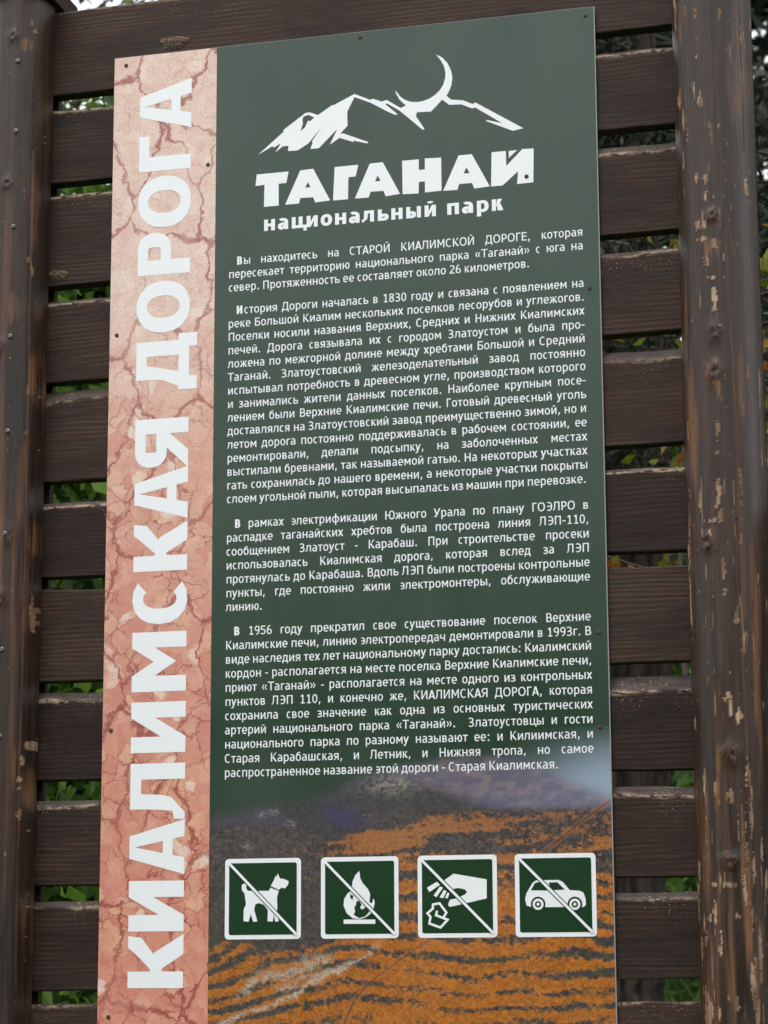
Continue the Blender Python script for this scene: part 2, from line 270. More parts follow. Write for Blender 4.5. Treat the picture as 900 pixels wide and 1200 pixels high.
def base_form(c, H, W, w, h):
    m = W / 2
    if c == 'и': return [rc(0, 0, w, H), rc(W - w, 0, W, H), [(w, 0), (w, 1.62 * w), (W - w, H), (W - w, H - 1.62 * w)]]
    if c == 'й': return base_form('и', H, W, w, h) + ring(m, H + .19, .14, .11, 200, 340, w * .8, h * .8, 2)
    if c == 'н': return [rc(0, 0, w, H), rc(W - w, 0, W, H), rc(w, (H - h) / 2, W - w, (H + h) / 2)]
    if c == 'п': return [rc(0, 0, w, H), rc(W - w, 0, W, H), rc(w, H - h, W - w, H)]
    if c == 'т': return [rc(0, H - h, W, H), rc(m - w / 2, 0, m + w / 2, H - h)]
    if c == 'г': return [rc(0, 0, w, H), rc(w, H - h, W, H)]
    if c in 'шщ':
        r = [rc(0, 0, w, H), rc(m - w / 2, h, m + w / 2, H), rc(W - w, 0, W, H), rc(w, 0, W - w, h)]
        return r + ([rc(W, 0, W + .045, h), rc(W + .045 - w * .1, -.15, W + .045 + w * .8, h)] if c == 'щ' else [])
    if c == 'ц': return [rc(0, 0, w, H), rc(W - w, 0, W, H), rc(w, 0, W - w, h), rc(W, 0, W + .04, h), rc(W + .035, -.15, W + .04 + w * .8, h)]
    if c == 'к': return [rc(0, 0, w, H), [(w, .40 * H), (W - 1.3 * w, H), (W - .02, H), (w + w * .75, .50 * H), (w, .47 * H)],
                         [(w + w * .35, .56 * H), (w + w * .15, .47 * H), (W - 1.15 * w, 0), (W + .02, 0), (w + 1.15 * w, .56 * H)]]
    if c == 'л': return [rc(.18 * W, H - h, W - w, H), rc(W - w, 0, W, H),
                         [(.18 * W, H - h), (.165 * W, .42 * H), (.14 * W, .22 * H), (.09 * W, h * 1.05), (0, h * .95), (0, 0), (.12 * W, 0),
                          (.2 * W, .07 * H), (.15 * W + w * .85, .25 * H), (.165 * W + w * .95, .45 * H), (.18 * W + w * .95, H - h)]]
    if c == 'д': return [rc(.2 * W, H - h, .88 * W, H), rc(.88 * W - w, h, .88 * W, H - h), [(.06 * W, h), (.06 * W + w, h), (.2 * W + w * .95, H - h), (.2 * W, H - h), (.185 * W, .5 * H)],
                         rc(0, 0, W, h), rc(0, -.15, w * .9, 0), rc(W - w * .9, -.15, W, 0)]
    if c == 'м': return [rc(0, 0, w, H), rc(W - w, 0, W, H), [(w, H), (w, H - 2.1 * h), (m, .18 * H), (m, .18 * H + 2.1 * h)],
                         [(W - w, H), (W - w, H - 2.1 * h), (m, .18 * H), (m, .18 * H + 2.1 * h)]]
    if c == 'ч': return [rc(W - w, 0, W, H), rc(0, .55 * H, w, H), rc(.2 * W, .34 * H, W - w, .34 * H + h)] + ring(.3 * W, .6 * H, .3 * W, .26 * H, 180, 270, w, h, 2.2)
    if c == 'ь': return [rc(0, 0, w, H)] + bowl(w, W, 0, .6 * H, w, h)
    if c == 'ы': return [rc(0, 0, w, H)] + bowl(w, .68 * W, 0, .6 * H, w, h) + [rc(W - w, 0, W, H)]
    if c == 'б': return [rc(0, 0, w, H), rc(w, H - h, W * .92, H)] + bowl(w, W, 0, .6 * H, w, h)
    if c == 'в': return [rc(0, 0, w, H)] + bowl(w, W, 0, .56 * H, w, h) + bowl(w, W * .92, .56 * H - h * .95, H, w, h)
    if c == 'р': return [rc(0, 0, w, H)] + bowl(w, W, .36 * H, H, w, h)
    if c == 'я': return [rc(W - w, 0, W, H)] + bowl(W - w, 0, .4 * H, H, w, h, -1) + [dg(-.02, 0, W * .42, .42 * H, w * 1.15, w * 1.1)]
    if c == 'э': return ring(m * .9, H / 2, W - m * .9, H / 2 + .012, -118, 118, w, h) + [rc(.2 * W, (H - h) / 2, W - w * .7, (H + h) / 2)]
    if c == 'е': return [rc(0, 0, w, H), rc(w, H - h, W, H), rc(w, 0, W, h), rc(w, H * .52 - h / 2, W * .95, H * .52 + h / 2)]
    if c == 'с': return ring(W * .54, H / 2, W * .54, H / 2 + .012, 52, 308, w, h)
    if c == 'о': return ring(m, H / 2, m, H / 2 + .012, 0, 360, w, h)
    if c == 'ю':
        k = .62 * W
        return [rc(0, 0, w, H), rc(w, (H - h) / 2, W - k + w * .4, (H + h) / 2)] + ring(W - k / 2, H / 2, k / 2, H / 2 + .012, 0, 360, w, h)
    if c == 'ж': return [rc(m - w / 2, 0, m + w / 2, H), [(m + w / 2, .42 * H), (W - 1.3 * w, H), (W - .02, H), (m + w, .46 * H)], [(m + w * .6, .53 * H), (m + w / 2, .46 * H), (W - 1.1 * w, 0), (W + .02, 0), (m + w * 1.5, .54 * H)],
                         [(m - w / 2, .42 * H), (1.3 * w, H), (.02, H), (m - w, .46 * H)], [(m - w * .6, .53 * H), (m - w / 2, .46 * H), (1.1 * w, 0), (-.02, 0), (m - w * 1.5, .54 * H)]]
    if c == 'з': return ring(W * .42, .27 * H, W * .58, .28 * H + .006, -140, 90, w, h, 2.2) + ring(W * .4, .76 * H - .01, W * .52, .24 * H + .015, -90, 140, w, h, 2.2) + [rc(.2 * W, .55 * H - h, W * .45, .55 * H)]
    if c == 'х': return [dg(-.01, 0, W - 1.25 * w, H, 1.25 * w), dg(W - 1.25 * w, 0, -.01, H, 1.25 * w)]
    if c == 'у': return [dg(W * .12, -.2, W - 1.1 * w, H, 1.1 * w), dg(m - .75 * w, .02, 0, H, 1.1 * w), rc(0, -.2, W * .18, -.2 + h)]
    if c == 'У': return [dg(W * .2, 0, W - 1.1 * w, H, 1.15 * w), dg(m - .8 * w, .24 * H, 0, H, 1.15 * w), rc(.06 * W, 0, W * .28, h)]
    if c == 'TA': return [dg(0, 0, m - .19, H, w * 1.04, .21), dg(W - 1.04 * w, 0, m - .02, H, w * 1.04, .21), rc(.26 * W, .21 * H, .74 * W, .21 * H + h * .9)]
    if c == 'TK': return [rc(0, 0, w, H), [(w, .38), (w + .12, .40), (W - .03, .76 * H), (W - .0, H), (W - .2, H), (W - .29, .88 * H), (W - .36, .80 * H), (w + .04, .60), (w, .60)], [(w * .98, .54), (w + .01, .45), (W - .31, 0), (W + .03, 0), (w + .32, .52), (w + .15, .60)]]
    if c == 'А': return [dg(0, 0, m - .6 * w, H, 1.15 * w, 1.2 * w), dg(W - 1.15 * w, 0, m - .6 * w, H, 1.15 * w, 1.2 * w), rc(.22 * W, .22 * H, .78 * W, .22 * H + h)]
    if c == 'а': return [rc(W - w, 0, W, .62 * H)] + ring(W * .46, H * .62, W * .54, H * .38 + .01, 0, 128, w, h) + ring(W * .42, .29 * H, W * .42, .29 * H + .012, 90, 270, w, h) + \
        [rc(W * .42, .58 * H + .012 - h, W - w, .58 * H + .012), [(W * .42, -.012), (W * .42, h - .012), (W - w, h * 1.5), (W - w, h * .4)]]
    if c == 'ё': return ring(W * .52, H / 2, W * .52, H / 2 + .012, 0, 312, w, h) + [rc(w * .7, (H - h) / 2, W * 1.03, (H + h) / 2 - .005)]
    if c == 'Б': return ring(m, H / 2, m, H / 2 + .012, 0, 360, w, h) + ring(W * .62, H * .55, W * .62, H * .78, 105, 185, w, h) + [rc(W * .5, H * 1.33 - h, W * .85, H * 1.33)]
    if c == 'Р': return [rc(0, -.2, w, H)] + ring(W * .5, H / 2, W * .5, H / 2 + .012, -125, 125, w, h) + [[(w, H - h * 1.6), (w, H - h * .5), (W * .35, H + .01), (W * .35, H - h)], [(w, h * 1.5), (w, h * .5), (W * .35, -.01), (W * .35, h - .01)]]
    if c == 'ф': return [rc(m - w / 2, -.2, m + w / 2, .76)] + ring(m * .98, H / 2, m * .98, H / 2 + .012, 0, 360, w, h)
    return []


def digit(c, W, w, h):
    H = .727; m = W / 2
    if c == '0': return ring(m, H / 2, m, H / 2 + .01, 0, 360, w, h)
    if c == '1': return [rc(m - w / 2 + .03, h, m + w / 2 + .03, H), rc(.08, 0, W - .02, h), [(.06, H * .78), (m - w / 2 + .03, H * .78), (m - w / 2 + .03, H), (m - .03, H), (.06, H * .86)]]
    if c == '8': return ring(m, .27 * H, m, .28 * H, 0, 360, w, h) + ring(m, .76 * H, m * .92, .25 * H, 0, 360, w, h)
    if c == '3': return base_form('з', H, W, w, h)
    if c == '2': return ring(W * .45, .72 * H, W * .5, .28 * H + .01, -25, 145, w, h) + [[(0, h), (0, h * 1.3), (W * .78, .66 * H), (W * .95, .62 * H), (1.5 * w, h)], rc(0, 0, W, h)]
    if c == '6': return ring(m, .3 * H, m, .31 * H, 0, 360, w, h) + ring(W * .62, .4 * H, W * .62, .62 * H, 85, 190, w, h)
    if c == '9': return ring(m, .7 * H, m, .31 * H, 0, 360, w, h) + ring(W * .38, .6 * H, W * .62, .62 * H, -95, 10, w, h)
    if c == '5': return [rc(.02, .5 * H, .02 + w, H), rc(.02 + w, H - h, W * .93, H)] + ring(W * .4, .31 * H, W * .58, .32 * H, -140, 100, w, h, 2.2)
    return []


ADV_L = dict(а=.525, б=.548, в=.535, г=.41, д=.577, е=.53, ж=.70, з=.459, и=.577, й=.577, к=.502, л=.568, м=.668, н=.575, о=.543, п=.575, р=.553, с=.462,
             т=.449, у=.498, х=.495, ц=.588, ч=.549, ш=.78, щ=.795, ы=.709, ь=.525, э=.473, ю=.737, я=.541, ф=.74)
ADV_U = dict(А=.60, Б=.6, В=.589, Г=.49, Д=.689, Е=.561, З=.56, И=.68, Й=.68, К=.63, Л=.65, М=.77, Н=.675, О=.708, П=.672, Р=.56, С=.601, Т=.584, У=.6,
             Э=.62, Ю=.95, Я=.61)
ADV_S = {'.': .303, ',': .303, '-': .363, ':': .354, '«': .57, '»': .57, ' ': .313}
OPEN_L = set('эзжхуктрсео')


def glyph(c, w, h):
    """advance and flat pieces of one character, in ems"""
    if c in ADV_S:
        a = ADV_S[c]; m = a / 2; d = w * .62
        if c == '.': return a, [rc(m - d, 0, m + d, 2 * d)]
        if c == ',': return a, [[(m - d * 1.3, -.13), (m - .1 * d, -.13), (m + d * 1.2, 2 * d), (m - d * .6, 2 * d)]]
        if c == '-': return a, [rc(.05, .24, a - .05, .24 + h)]
        if c == ':': return a, [rc(m - d, 0, m + d, 2 * d), rc(m - d, .4, m + d, .4 + 2 * d)]
        if c in '«»':
            o = []
            for x in (.06, .29):
                q = [(x, .29), (x + .13, .50), (x + .22, .50), (x + .09, .29)], [(x, .29), (x + .09, .29), (x + .22, .08), (x + .13, .08)]
                o += [list(t) for t in q]
            if c == '»': o = [[(a - x, y) for x, y in t] for t in o]
            return a, o
        return a, []
    if c.isdigit():
        a = .546; b = .05
        return a, [[(x + b, y) for x, y in t] for t in digit(c, a - 2 * b, w, h)]
    if c in ADV_L:
        a = ADV_L[c]; H = .548
        b = .07 if c in 'вгийкнпрцшщыьюм' else .045
        rb = b if c not in 'гкрьщцю' else .03 if c != 'р' else .045
        if c in 'щц': rb = .09
        if c == 'ю': rb = .045
        form = {'а': 'а', 'е': 'ё', 'б': 'Б', 'р': 'Р'}.get(c, c)
        if c in 'тхужэзлд': b = rb = .02
        if c in 'лд': b, rb = .02, (.075 if c == 'л' else .03)
        if c == 'ч' or c == 'я': b, rb = .05, .075
        if c == 'а': b, rb = .04, .07
        return a, [[(x + b, y) for x, y in t] for t in base_form(form, H, a - b - rb, w, h)]
    if c in ADV_U:
        a = ADV_U[c]; H = .727
        b = rb = .08
        if c in 'АТУ': b = rb = .01
        if c in 'ОСЭ': b = rb = .045
        if c in 'ЛД': b, rb = .02, (.08 if c == 'Л' else .02)
        if c in 'ЯЗ': b, rb = .03, .08
        if c in 'КГБВРЕЮ': rb = .035
        form = {'А': 'А', 'У': 'У'}.get(c, c.lower())
        return a, [[(x + b, y) for x, y in t] for t in base_form(form, H, a - b - rb, w * 1.03, h * 1.03)]
    raise ValueError(c)


class Print:
    """collects flat pieces on the sheet (sheet units) a hair above its face"""
    def __init__(s):
        s.v = []; s.f = []

    def poly(s, loops, y):
        if isinstance(loops[0][0], (int, float)):
            loops = [loops]
        vv = [[Vector((a, b, 0)) for a, b in lp] for lp in loops]
        base = len(s.v)
        for lp in loops:
            for a, b in lp:
                s.v.append(W(a, b, -y))
        if len(loops) == 1 and len(loops[0]) == 4:
            q = loops[0]
            ar = sum(q[i][0] * q[(i + 1) % 4][1] - q[(i + 1) % 4][0] * q[i][1] for i in range(4))
            s.f.append((base, base + 1, base + 2, base + 3) if ar > 0 else (base + 3, base + 2, base + 1, base))
            return
        flat = [p for lp in loops for p in lp]
        for t in tessellate_polygon(vv):
            a, b, c = (flat[i] for i in t)
            ar = (b[0] - a[0]) * (c[1] - a[1]) - (c[0] - a[0]) * (b[1] - a[1])
            if abs(ar) < 1e-12:
                continue
            t = t if ar > 0 else t[::-1]
            s.f.append(tuple(base + i for i in t))

    def text(s, line, x0, z0, size, w=.098, h=.085, width=None, y=.0005, bold_first=0, xs=1.0):
        words = line.split(' ')
        def ww(t, bf):
            return sum(glyph(c, w, h)[0] + (.06 if i < bf else 0) for i, c in enumerate(t))
        nat = sum(ww(t, bold_first if i == 0 else 0) for i, t in enumerate(words)) * size * xs
        gap = .313 * size * xs if width is None or len(words) < 2 else (width - nat) / (len(words) - 1)
        x = x0
        for i, t in enumerate(words):
            for j, c in enumerate(t):
                bf = i == 0 and j < bold_first
                a, el = glyph(c, w * 1.75 if bf else w, h * 1.4 if bf else h)
                if bf: a += .06
                for k, q in enumerate(el):
                    s.poly([(x + px * size * xs, z0 + pz * size) for px, pz in q], y + (k % 9) * 2.2e-5)
                x += a * size * xs
            x += gap
        return gap / size

    def build(s, name, mat, parent):
        return own(parent, mesh_obj(name, s.v, s.f, mat))
# ------------------------------------------------------------------ materials
def wood_board_mat():
    m = NM('stained_board', .6, .22)
    r = m.objrand()
    off = m.n.new('ShaderNodeCombineXYZ'); m.put(off.inputs[0], m.math('MULTIPLY', r, 37.0)); m.put(off.inputs[2], m.math('MULTIPLY', r, 11.0))
    va = m.n.new('ShaderNodeVectorMath'); va.operation = 'ADD'; m.l.new(m.tc.outputs['Object'], va.inputs[0]); m.l.new(off.outputs[0], va.inputs[1])
    v = va.outputs[0]
    g1 = m.noise(m.map((1.6, 30, 38), v), 3.2, 5, .6, .6)          # long grain
    g2 = m.noise(m.map((5, 120, 230), v), 3.0, 3, .6)              # fibres
    wv = m.n.new('ShaderNodeTexWave'); wv.wave_type = 'BANDS'; wv.bands_direction = 'Z'; m.l.new(m.map((.25, 1, 1), v), wv.inputs[0])
    wv.inputs['Scale'].default_value = 42; wv.inputs['Distortion'].default_value = 9; wv.inputs['Detail'].default_value = 2; wv.inputs['Detail Scale'].default_value = .35
    low = m.noise(m.map((2.5, 4, 7), v), 2.2, 3)
    base = m.mix(m.ramp(g1, [(.3, 0), (.72, 1)]), (.0115, .0064, .0045), (.046, .0240, .0150))
    base = m.mix(m.ramp(low, [(.35, 0), (.75, .6)]), base, (.036, .026, .021))
    ringm = m.math('MULTIPLY', m.ramp(wv.outputs[1], [(.55, 0), (.8, 1)]), m.ramp(low, [(.4, 0), (.6, .75)]))
    base = m.mix(ringm, base, (.080, .038, .020))
    base = m.mix(m.ramp(g2, [(.38, .4), (.5, 0)]), base, (.009, .008, .006))
    ln = m.noise(m.map((7, 60, 300), v), 2.6, 2, .5)
    base = m.mix(m.ramp(ln, [(.66, 0), (.74, .6)]), base, (.16, .085, .045))
    ck = m.noise(m.map((.9, 10, 75), v), 3.1, 2, .5, .4)
    base = m.mix(m.ramp(ck, [(.485, 0), (.5, .85), (.515, 0)]), base, (.006, .004, .003))
    tone = m.math('MULTIPLY_ADD', r, .75, .58)
    tc = m.n.new('ShaderNodeCombineColor'); [m.put(tc.inputs[i], tone) for i in range(3)]
    base = m.mix(1.0, base, tc.outputs[0], 'MULTIPLY')
    # greyed wane and bright split fibres, pale chips near the top edge
    grey = m.noise(m.map((6, 30, 30), v), 4, 4)
    base = m.mix(m.math('MULTIPLY', m.attr('wane'), m.ramp(grey, [(.3, .35), (.7, .95)])), base, (.085, .068, .060))
    f1 = m.noise(m.map((150, 150, 260), v), 1.5, 3, .7)
    fm = m.math('MULTIPLY', m.ramp(f1, [(.625, 0), (.655, 1)]), m.attr('chipzone'))
    base = m.mix(m.math('MULTIPLY', fm, .9), base, (.48, .36, .25))
    e1 = m.noise(m.map((35, 90, 90), v), 2, 4, .7)
    em = m.math('MULTIPLY', m.ramp(e1, [(.44, 0), (.52, 1)]), m.attr('edge'))
    base = m.mix(em, base, (.52, .38, .26))
    m.color(base)
    h = m.math('ADD', m.math('MULTIPLY', g2, .5), m.math('MULTIPLY', g1, .8))
    m.bump(h, .4, .0012)
    m.rough(m.ramp(g1, [(.3, .55), (.7, .75)]))
    return m.m


def post_mat():
    m = NM('varnished_log', .4, .38)
    v = m.tc.outputs['Object']
    g1 = m.noise(m.map((34, 34, 1.8), v), 2.5, 5, .6, .5)
    g2 = m.noise(m.map((160, 160, 7), v), 2.2, 3, .6)
    low = m.noise(m.map((9, 9, 3), v), 1.6, 4)
    base = m.mix(m.ramp(g1, [(.3, 0), (.7, 1)]), (.012, .0075, .005), (.052, .033, .022))
    base = m.mix(m.ramp(low, [(.42, 0), (.66, .85)]), base, (.046, .021, .011))
    base = m.mix(m.ramp(g2, [(.36, .6), (.5, 0)]), base, (.010, .007, .006))
    wm = m.math('MULTIPLY', m.attr('warm'), m.ramp(g1, [(.35, .0), (.62, .85)]))
    base = m.mix(wm, base, (.20, .085, .032))
    pv = m.mix(m.ramp(m.noise(m.map((90, 90, 20), v), 2, 3), [(.35, 0), (.65, 1)]), (.22, .115, .055), (.44, .31, .20))
    pv = m.mix(m.ramp(m.noise(m.map((28, 28, 5)), 1.6, 2), [(.42, 0), (.6, .75)]), pv, (.13, .060, .027))
    base = m.mix(m.attr('chip'), base, pv)
    kr = m.noise(m.map((70, 70, 26), v), 2.4, 3, .6, 2.0)
    base = m.mix(m.attr('knot'), base, m.mix(m.ramp(kr, [(.42, 0), (.6, 1)]), (.008, .005, .004), (.085, .038, .018)))
    m.color(base)
    m.bump(m.math('ADD', m.math('MULTIPLY', g2, .5), m.math('SUBTRACT', g1, m.math('MULTIPLY', m.attr('chip'), 1.2))), .5, .0018)
    m.rough(m.math('MULTIPLY_ADD', m.attr('chip'), .3, m.ramp(g1, [(.3, .30), (.7, .5)])))
    return m.m


def simple(name, col, rough=.5, metal=0.0, var=None, scale=30, spec=.5):
    m = NM(name, rough, spec)
    m.b.inputs['Metallic'].default_value = metal
    if var:
        m.color(m.mix(m.ramp(m.noise(m.map(), scale, 4), [(.35, 0), (.65, 1)]), col, var))
    else:
        m.color(col)
    return m.m


GLOSS = .22


def marble_mat():
    m = NM('pink_marble_print', GLOSS, .5)
    v0 = m.tc.outputs['Object']
    sx = m.n.new('ShaderNodeSeparateXYZ'); m.l.new(v0, sx.inputs[0])
    zf = m.math('MULTIPLY_ADD', sx.outputs[2], 1 / (1.56 * 1.0), 1.0)       # 1 at the top, ~0 at the lower frame edge
    d = m.n.new('ShaderNodeTexNoise'); m.l.new(v0, d.inputs[0]); d.inputs['Scale'].default_value = 16; d.inputs['Detail'].default_value = 5; d.inputs['Roughness'].default_value = .62
    va = m.n.new('ShaderNodeVectorMath'); va.operation = 'MULTIPLY_ADD'; m.l.new(d.outputs['Color'], va.inputs[0])
    va.inputs[1].default_value = (.075, 0, .075); m.l.new(v0, va.inputs[2])
    d2 = m.n.new('ShaderNodeTexNoise'); m.l.new(v0, d2.inputs[0]); d2.inputs['Scale'].default_value = 120; d2.inputs['Detail'].default_value = 3
    vb = m.n.new('ShaderNodeVectorMath'); vb.operation = 'MULTIPLY_ADD'; m.l.new(d2.outputs['Color'], vb.inputs[0])
    vb.inputs[1].default_value = (.007, 0, .007); m.l.new(va.outputs[0], vb.inputs[2])

    def veins(scale, rnd, squash=1.0):
        t = m.n.new('ShaderNodeTexVoronoi'); t.feature = 'DISTANCE_TO_EDGE'; t.voronoi_dimensions = '2D'
        mp = m.n.new('ShaderNodeMapping'); mp.inputs['Rotation'].default_value = (math.radians(90), 0, 0); mp.inputs['Scale'].default_value = (1, 1, squash)
        m.l.new(vb.outputs[0], mp.inputs[0]); m.l.new(mp.outputs[0], t.inputs['Vector'])
        t.inputs['Scale'].default_value = scale; t.inputs['Randomness'].default_value = rnd
        return t.outputs['Distance']
    big = veins(11, 1, .6); small = veins(34, 1); tiny = veins(75, 1)
    bw = m.noise(vb.outputs[0], 26, 3, .6); big = m.math('DIVIDE', big, m.math('MULTIPLY_ADD', m.ramp(bw, [(.3, 0), (.7, 1)]), 2.2, .35))
    pres = m.noise(m.map((1, 1, .7)), 9, 3)
    pres2 = m.noise(m.map((1, 1, 1), loc=(3, 1, 7)), 14, 3)
    mott = m.noise(vb.outputs[0], 34, 6, .65)
    fine = m.noise(m.map(), 330, 4, .7)
    cel = m.n.new('ShaderNodeTexVoronoi'); cel.voronoi_dimensions = '2D'; cel.feature = 'F1'
    mp = m.n.new('ShaderNodeMapping'); mp.inputs['Rotation'].default_value = (math.radians(90), 0, 0)
    m.l.new(vb.outputs[0], mp.inputs[0]); m.l.new(mp.outputs[0], cel.inputs['Vector']); cel.inputs['Scale'].default_value = 34
    top = m.mix(m.ramp(mott, [(.35, 0), (.65, 1)]), (.70, .50, .41), (.78, .63, .53))
    mid = m.mix(m.ramp(mott, [(.3, 0), (.7, 1)]), (.58, .26, .19), (.72, .45, .33))
    low = m.mix(m.ramp(mott, [(.3, 0), (.7, 1)]), (.54, .18, .125), (.70, .36, .26))
    base = m.mix(m.ramp(zf, [(.56, 1), (.72, 0)]), top, mid)
    base = m.mix(m.ramp(zf, [(.18, 1), (.5, 0)]), base, low)
    csep = m.n.new('ShaderNodeSeparateColor'); m.l.new(cel.outputs['Color'], csep.inputs[0])
    lowm = m.ramp(zf, [(.58, 1), (.72, .25)])
    base = m.mix(m.math('MULTIPLY', m.math('MULTIPLY', m.ramp(csep.outputs[0], [(.70, 0), (.8, .55)]), lowm), m.ramp(pres, [(.4, 0), (.6, 1)])), base, (.76, .50, .30))
    base = m.mix(m.math('MULTIPLY', m.ramp(csep.outputs[1], [(.78, 0), (.9, .5)]), lowm), base, (.58, .20, .15))
    base = m.mix(m.math('MULTIPLY', m.ramp(csep.outputs[2], [(.86, 0), (.90, .8)]), m.ramp(cel.outputs['Distance'], [(.25, 1), (.5, 0)])), base, (.80, .66, .55))
    vb_ = m.math('MULTIPLY', m.ramp(big, [(.0, 1), (.010, .85), (.026, 0)]), m.ramp(pres, [(.3, .35), (.55, 1)]))
    vs_ = m.math('MULTIPLY', m.math('MULTIPLY', m.ramp(small, [(.0, 1), (.022, .8), (.055, 0)]), m.ramp(pres2, [(.43, 0), (.56, 1)])), m.ramp(zf, [(.5, 1), (.72, .30)]))
    vt_ = m.math('MULTIPLY', m.ramp(tiny, [(0, 1), (.06, .5), (.10, 0)]), m.math('MULTIPLY', m.ramp(pres2, [(.5, 0), (.66, 1)]), m.ramp(pres, [(.42, 0), (.6, 1)])))
    base = m.mix(m.math('MULTIPLY', m.math('MULTIPLY', vt_, .8), m.ramp(zf, [(.5, 1), (.8, .35)])), base, (.38, .10, .07))
    base = m.mix(m.math('MULTIPLY', vs_, 1.0), base, (.31, .07, .055))
    base = m.mix(m.math('MULTIPLY', vb_, .95), base, (.28, .055, .05))
    base = m.mix(m.ramp(fine, [(.40, .35), (.55, 0)]), base, (.48, .18, .13))
    base = m.mix(m.math('MULTIPLY', m.ramp(m.noise(vb.outputs[0], 60, 5, .7), [(.56, 0), (.68, .55)]), m.ramp(pres, [(.4, 0), (.6, 1)])), base, (.50, .17, .12))
    m.color(base)
    return m.m


def print_mat():
    m = NM('landscape_print', GLOSS, .5)
    m.color(m.attr('col', 'Color')); return m.m


def bark_mat():
    m = NM('pine_bark', .85, .2)
    v = m.tc.outputs['Object']
    g = m.noise(m.map((22, 22, 5), v), 2, 5, .6, 1)
    base = m.mix(m.ramp(g, [(.35, 0), (.65, 1)]), (.020, .015, .012), (.070, .056, .045))
    base = m.mix(m.ramp(m.noise(m.map((9, 9, 4), v), 2, 3), [(.55, 0), (.7, .6)]), base, (.065, .030, .017))
    base = m.mix(m.math('SUBTRACT', 1.0, m.attr('ridge')), base, (.02, .014, .011))
    m.color(base); m.bump(g, .6, .01)
    return m.m


def leaf_mat(name, c1, c2, c3, trans=.35, rough=.5):
    m = NM(name, rough, .35)
    a = m.attr('tint')
    m.color(m.ramp(a, [(0, c1), (.5, c2), (1, c3)]))
    t = m.n.new('ShaderNodeBsdfTranslucent'); m.l.new(m.ramp(a, [(0, c1), (.5, c2), (1, c3)]), t.inputs[0])
    x = m.n.new('ShaderNodeMixShader'); x.inputs[0].default_value = trans
    out = m.n['Material Output']
    m.l.new(m.b.outputs[0], x.inputs[1]); m.l.new(t.outputs[0], x.inputs[2]); m.l.new(x.outputs[0], out.inputs['Surface'])
    return m.m


def ground_mat():
    m = NM('forest_floor', .9, .2)
    v = m.tc.outputs['Object']
    a = m.noise(v, 1.3, 5); b = m.noise(v, 14, 5)
    base = m.mix(m.ramp(a, [(.4, 0), (.6, 1)]), (.035, .06, .015), (.06, .085, .025))
    base = m.mix(m.ramp(b, [(.5, 0), (.7, .8)]), base, (.06, .045, .028))
    m.color(base); m.bump(b, .6, .03); return m.m


def sheet_mat(name, col):
    m = NM(name, GLOSS, .5)
    v = m.tc.outputs['Object']
    dust = m.noise(m.map((1, 1, .5)), 5, 6, .65)
    sp = m.noise(m.map(), 420, 2, .5)
    c = m.mix(m.ramp(dust, [(.35, 0), (.75, .05)]), col, (.35, .36, .33)) if isinstance(col, tuple) else m.mix(m.ramp(dust, [(.35, 0), (.75, .04)]), col(m), (.35, .36, .33))
    c = m.mix(m.ramp(sp, [(.74, 0), (.78, .25)]), c, (.45, .46, .43))
    m.color(c)
    m.rough(m.ramp(dust, [(.3, GLOSS - .03), (.7, GLOSS + .10)]))
    m.bump(m.noise(m.map((1, 1, .55)), 3.2, 2, .4), .25, .02)
    return m.m


M_BOARD = wood_board_mat(); M_POST = post_mat()
M_GREEN = sheet_mat('green_sheet_print', (.010, .037, .016))
M_WHITE = simple('white_print', (.80, .81, .82), GLOSS)
M_DKGREEN = simple('dark_green_print', (.010, .040, .014), GLOSS)
M_MARBLE = marble_mat(); M_PRINT = sheet_mat('landscape_print', lambda m: m.attr('col', 'Color'))
M_PLATE = simple('composite_sheet_edge', (.30, .31, .31), .5)
M_SCREW = simple('rusty_screw', (.035, .025, .02), .5, .3, (.10, .055, .03), 900)
M_STEEL = simple('zinc_screw', (.20, .20, .20), .4, .8, (.10, .09, .08), 600)
M_BARK = bark_mat(); M_GROUND = ground_mat()
M_TWIG = simple('grey_twig', (.04, .03, .022), .85, 0, (.08, .06, .045), 40)
M_LEAF = leaf_mat('green_leaf', (.03, .075, .01), (.085, .18, .022), (.17, .29, .045), .45)
M_NEEDLE = leaf_mat('needles', (.008, .018, .007), (.018, .034, .012), (.045, .05, .018), .15)
M_AUTUMN = leaf_mat('turning_leaf', (.11, .16, .015), (.24, .19, .02), (.24, .07, .015), .4)
M_BIRCH = leaf_mat('pale_leaf', (.04, .07, .015), (.10, .13, .03), (.17, .16, .04), .45)
M_GRASS = leaf_mat('grass_blades', (.03, .08, .012), (.06, .14, .02), (.11, .19, .04), .4)

# ------------------------------------------------------------------ ground: the bank climbs behind the fence
def gh(x, y):
    t = np.clip((np.asarray(y, float) - .6) / 11.5, 0, 1)
    return 3.1 * t ** .9 + .12 * (fbm(np.asarray(x) * .6 + 40, np.asarray(y) * .6 + 40, 3) - .5) * (np.asarray(y) > -60)


def build_ground():
    def ax(lim):
        a = np.concatenate([np.linspace(0, 14, 70), np.geomspace(14.5, lim, 26)])
        return np.concatenate([-a[::-1][:-1], a])
    xs, ys = ax(600), ax(600)
    X, Y = np.meshgrid(xs, ys, indexing='ij')
    Z = gh(X, Y)
    V = np.stack([X, Y, Z], -1).reshape(-1, 3)
    F = grid_faces(len(xs), len(ys))[:, ::-1]
    tag(fast_obj('ground', V, F, M_GROUND, smooth=True), kind='structure')


build_ground()

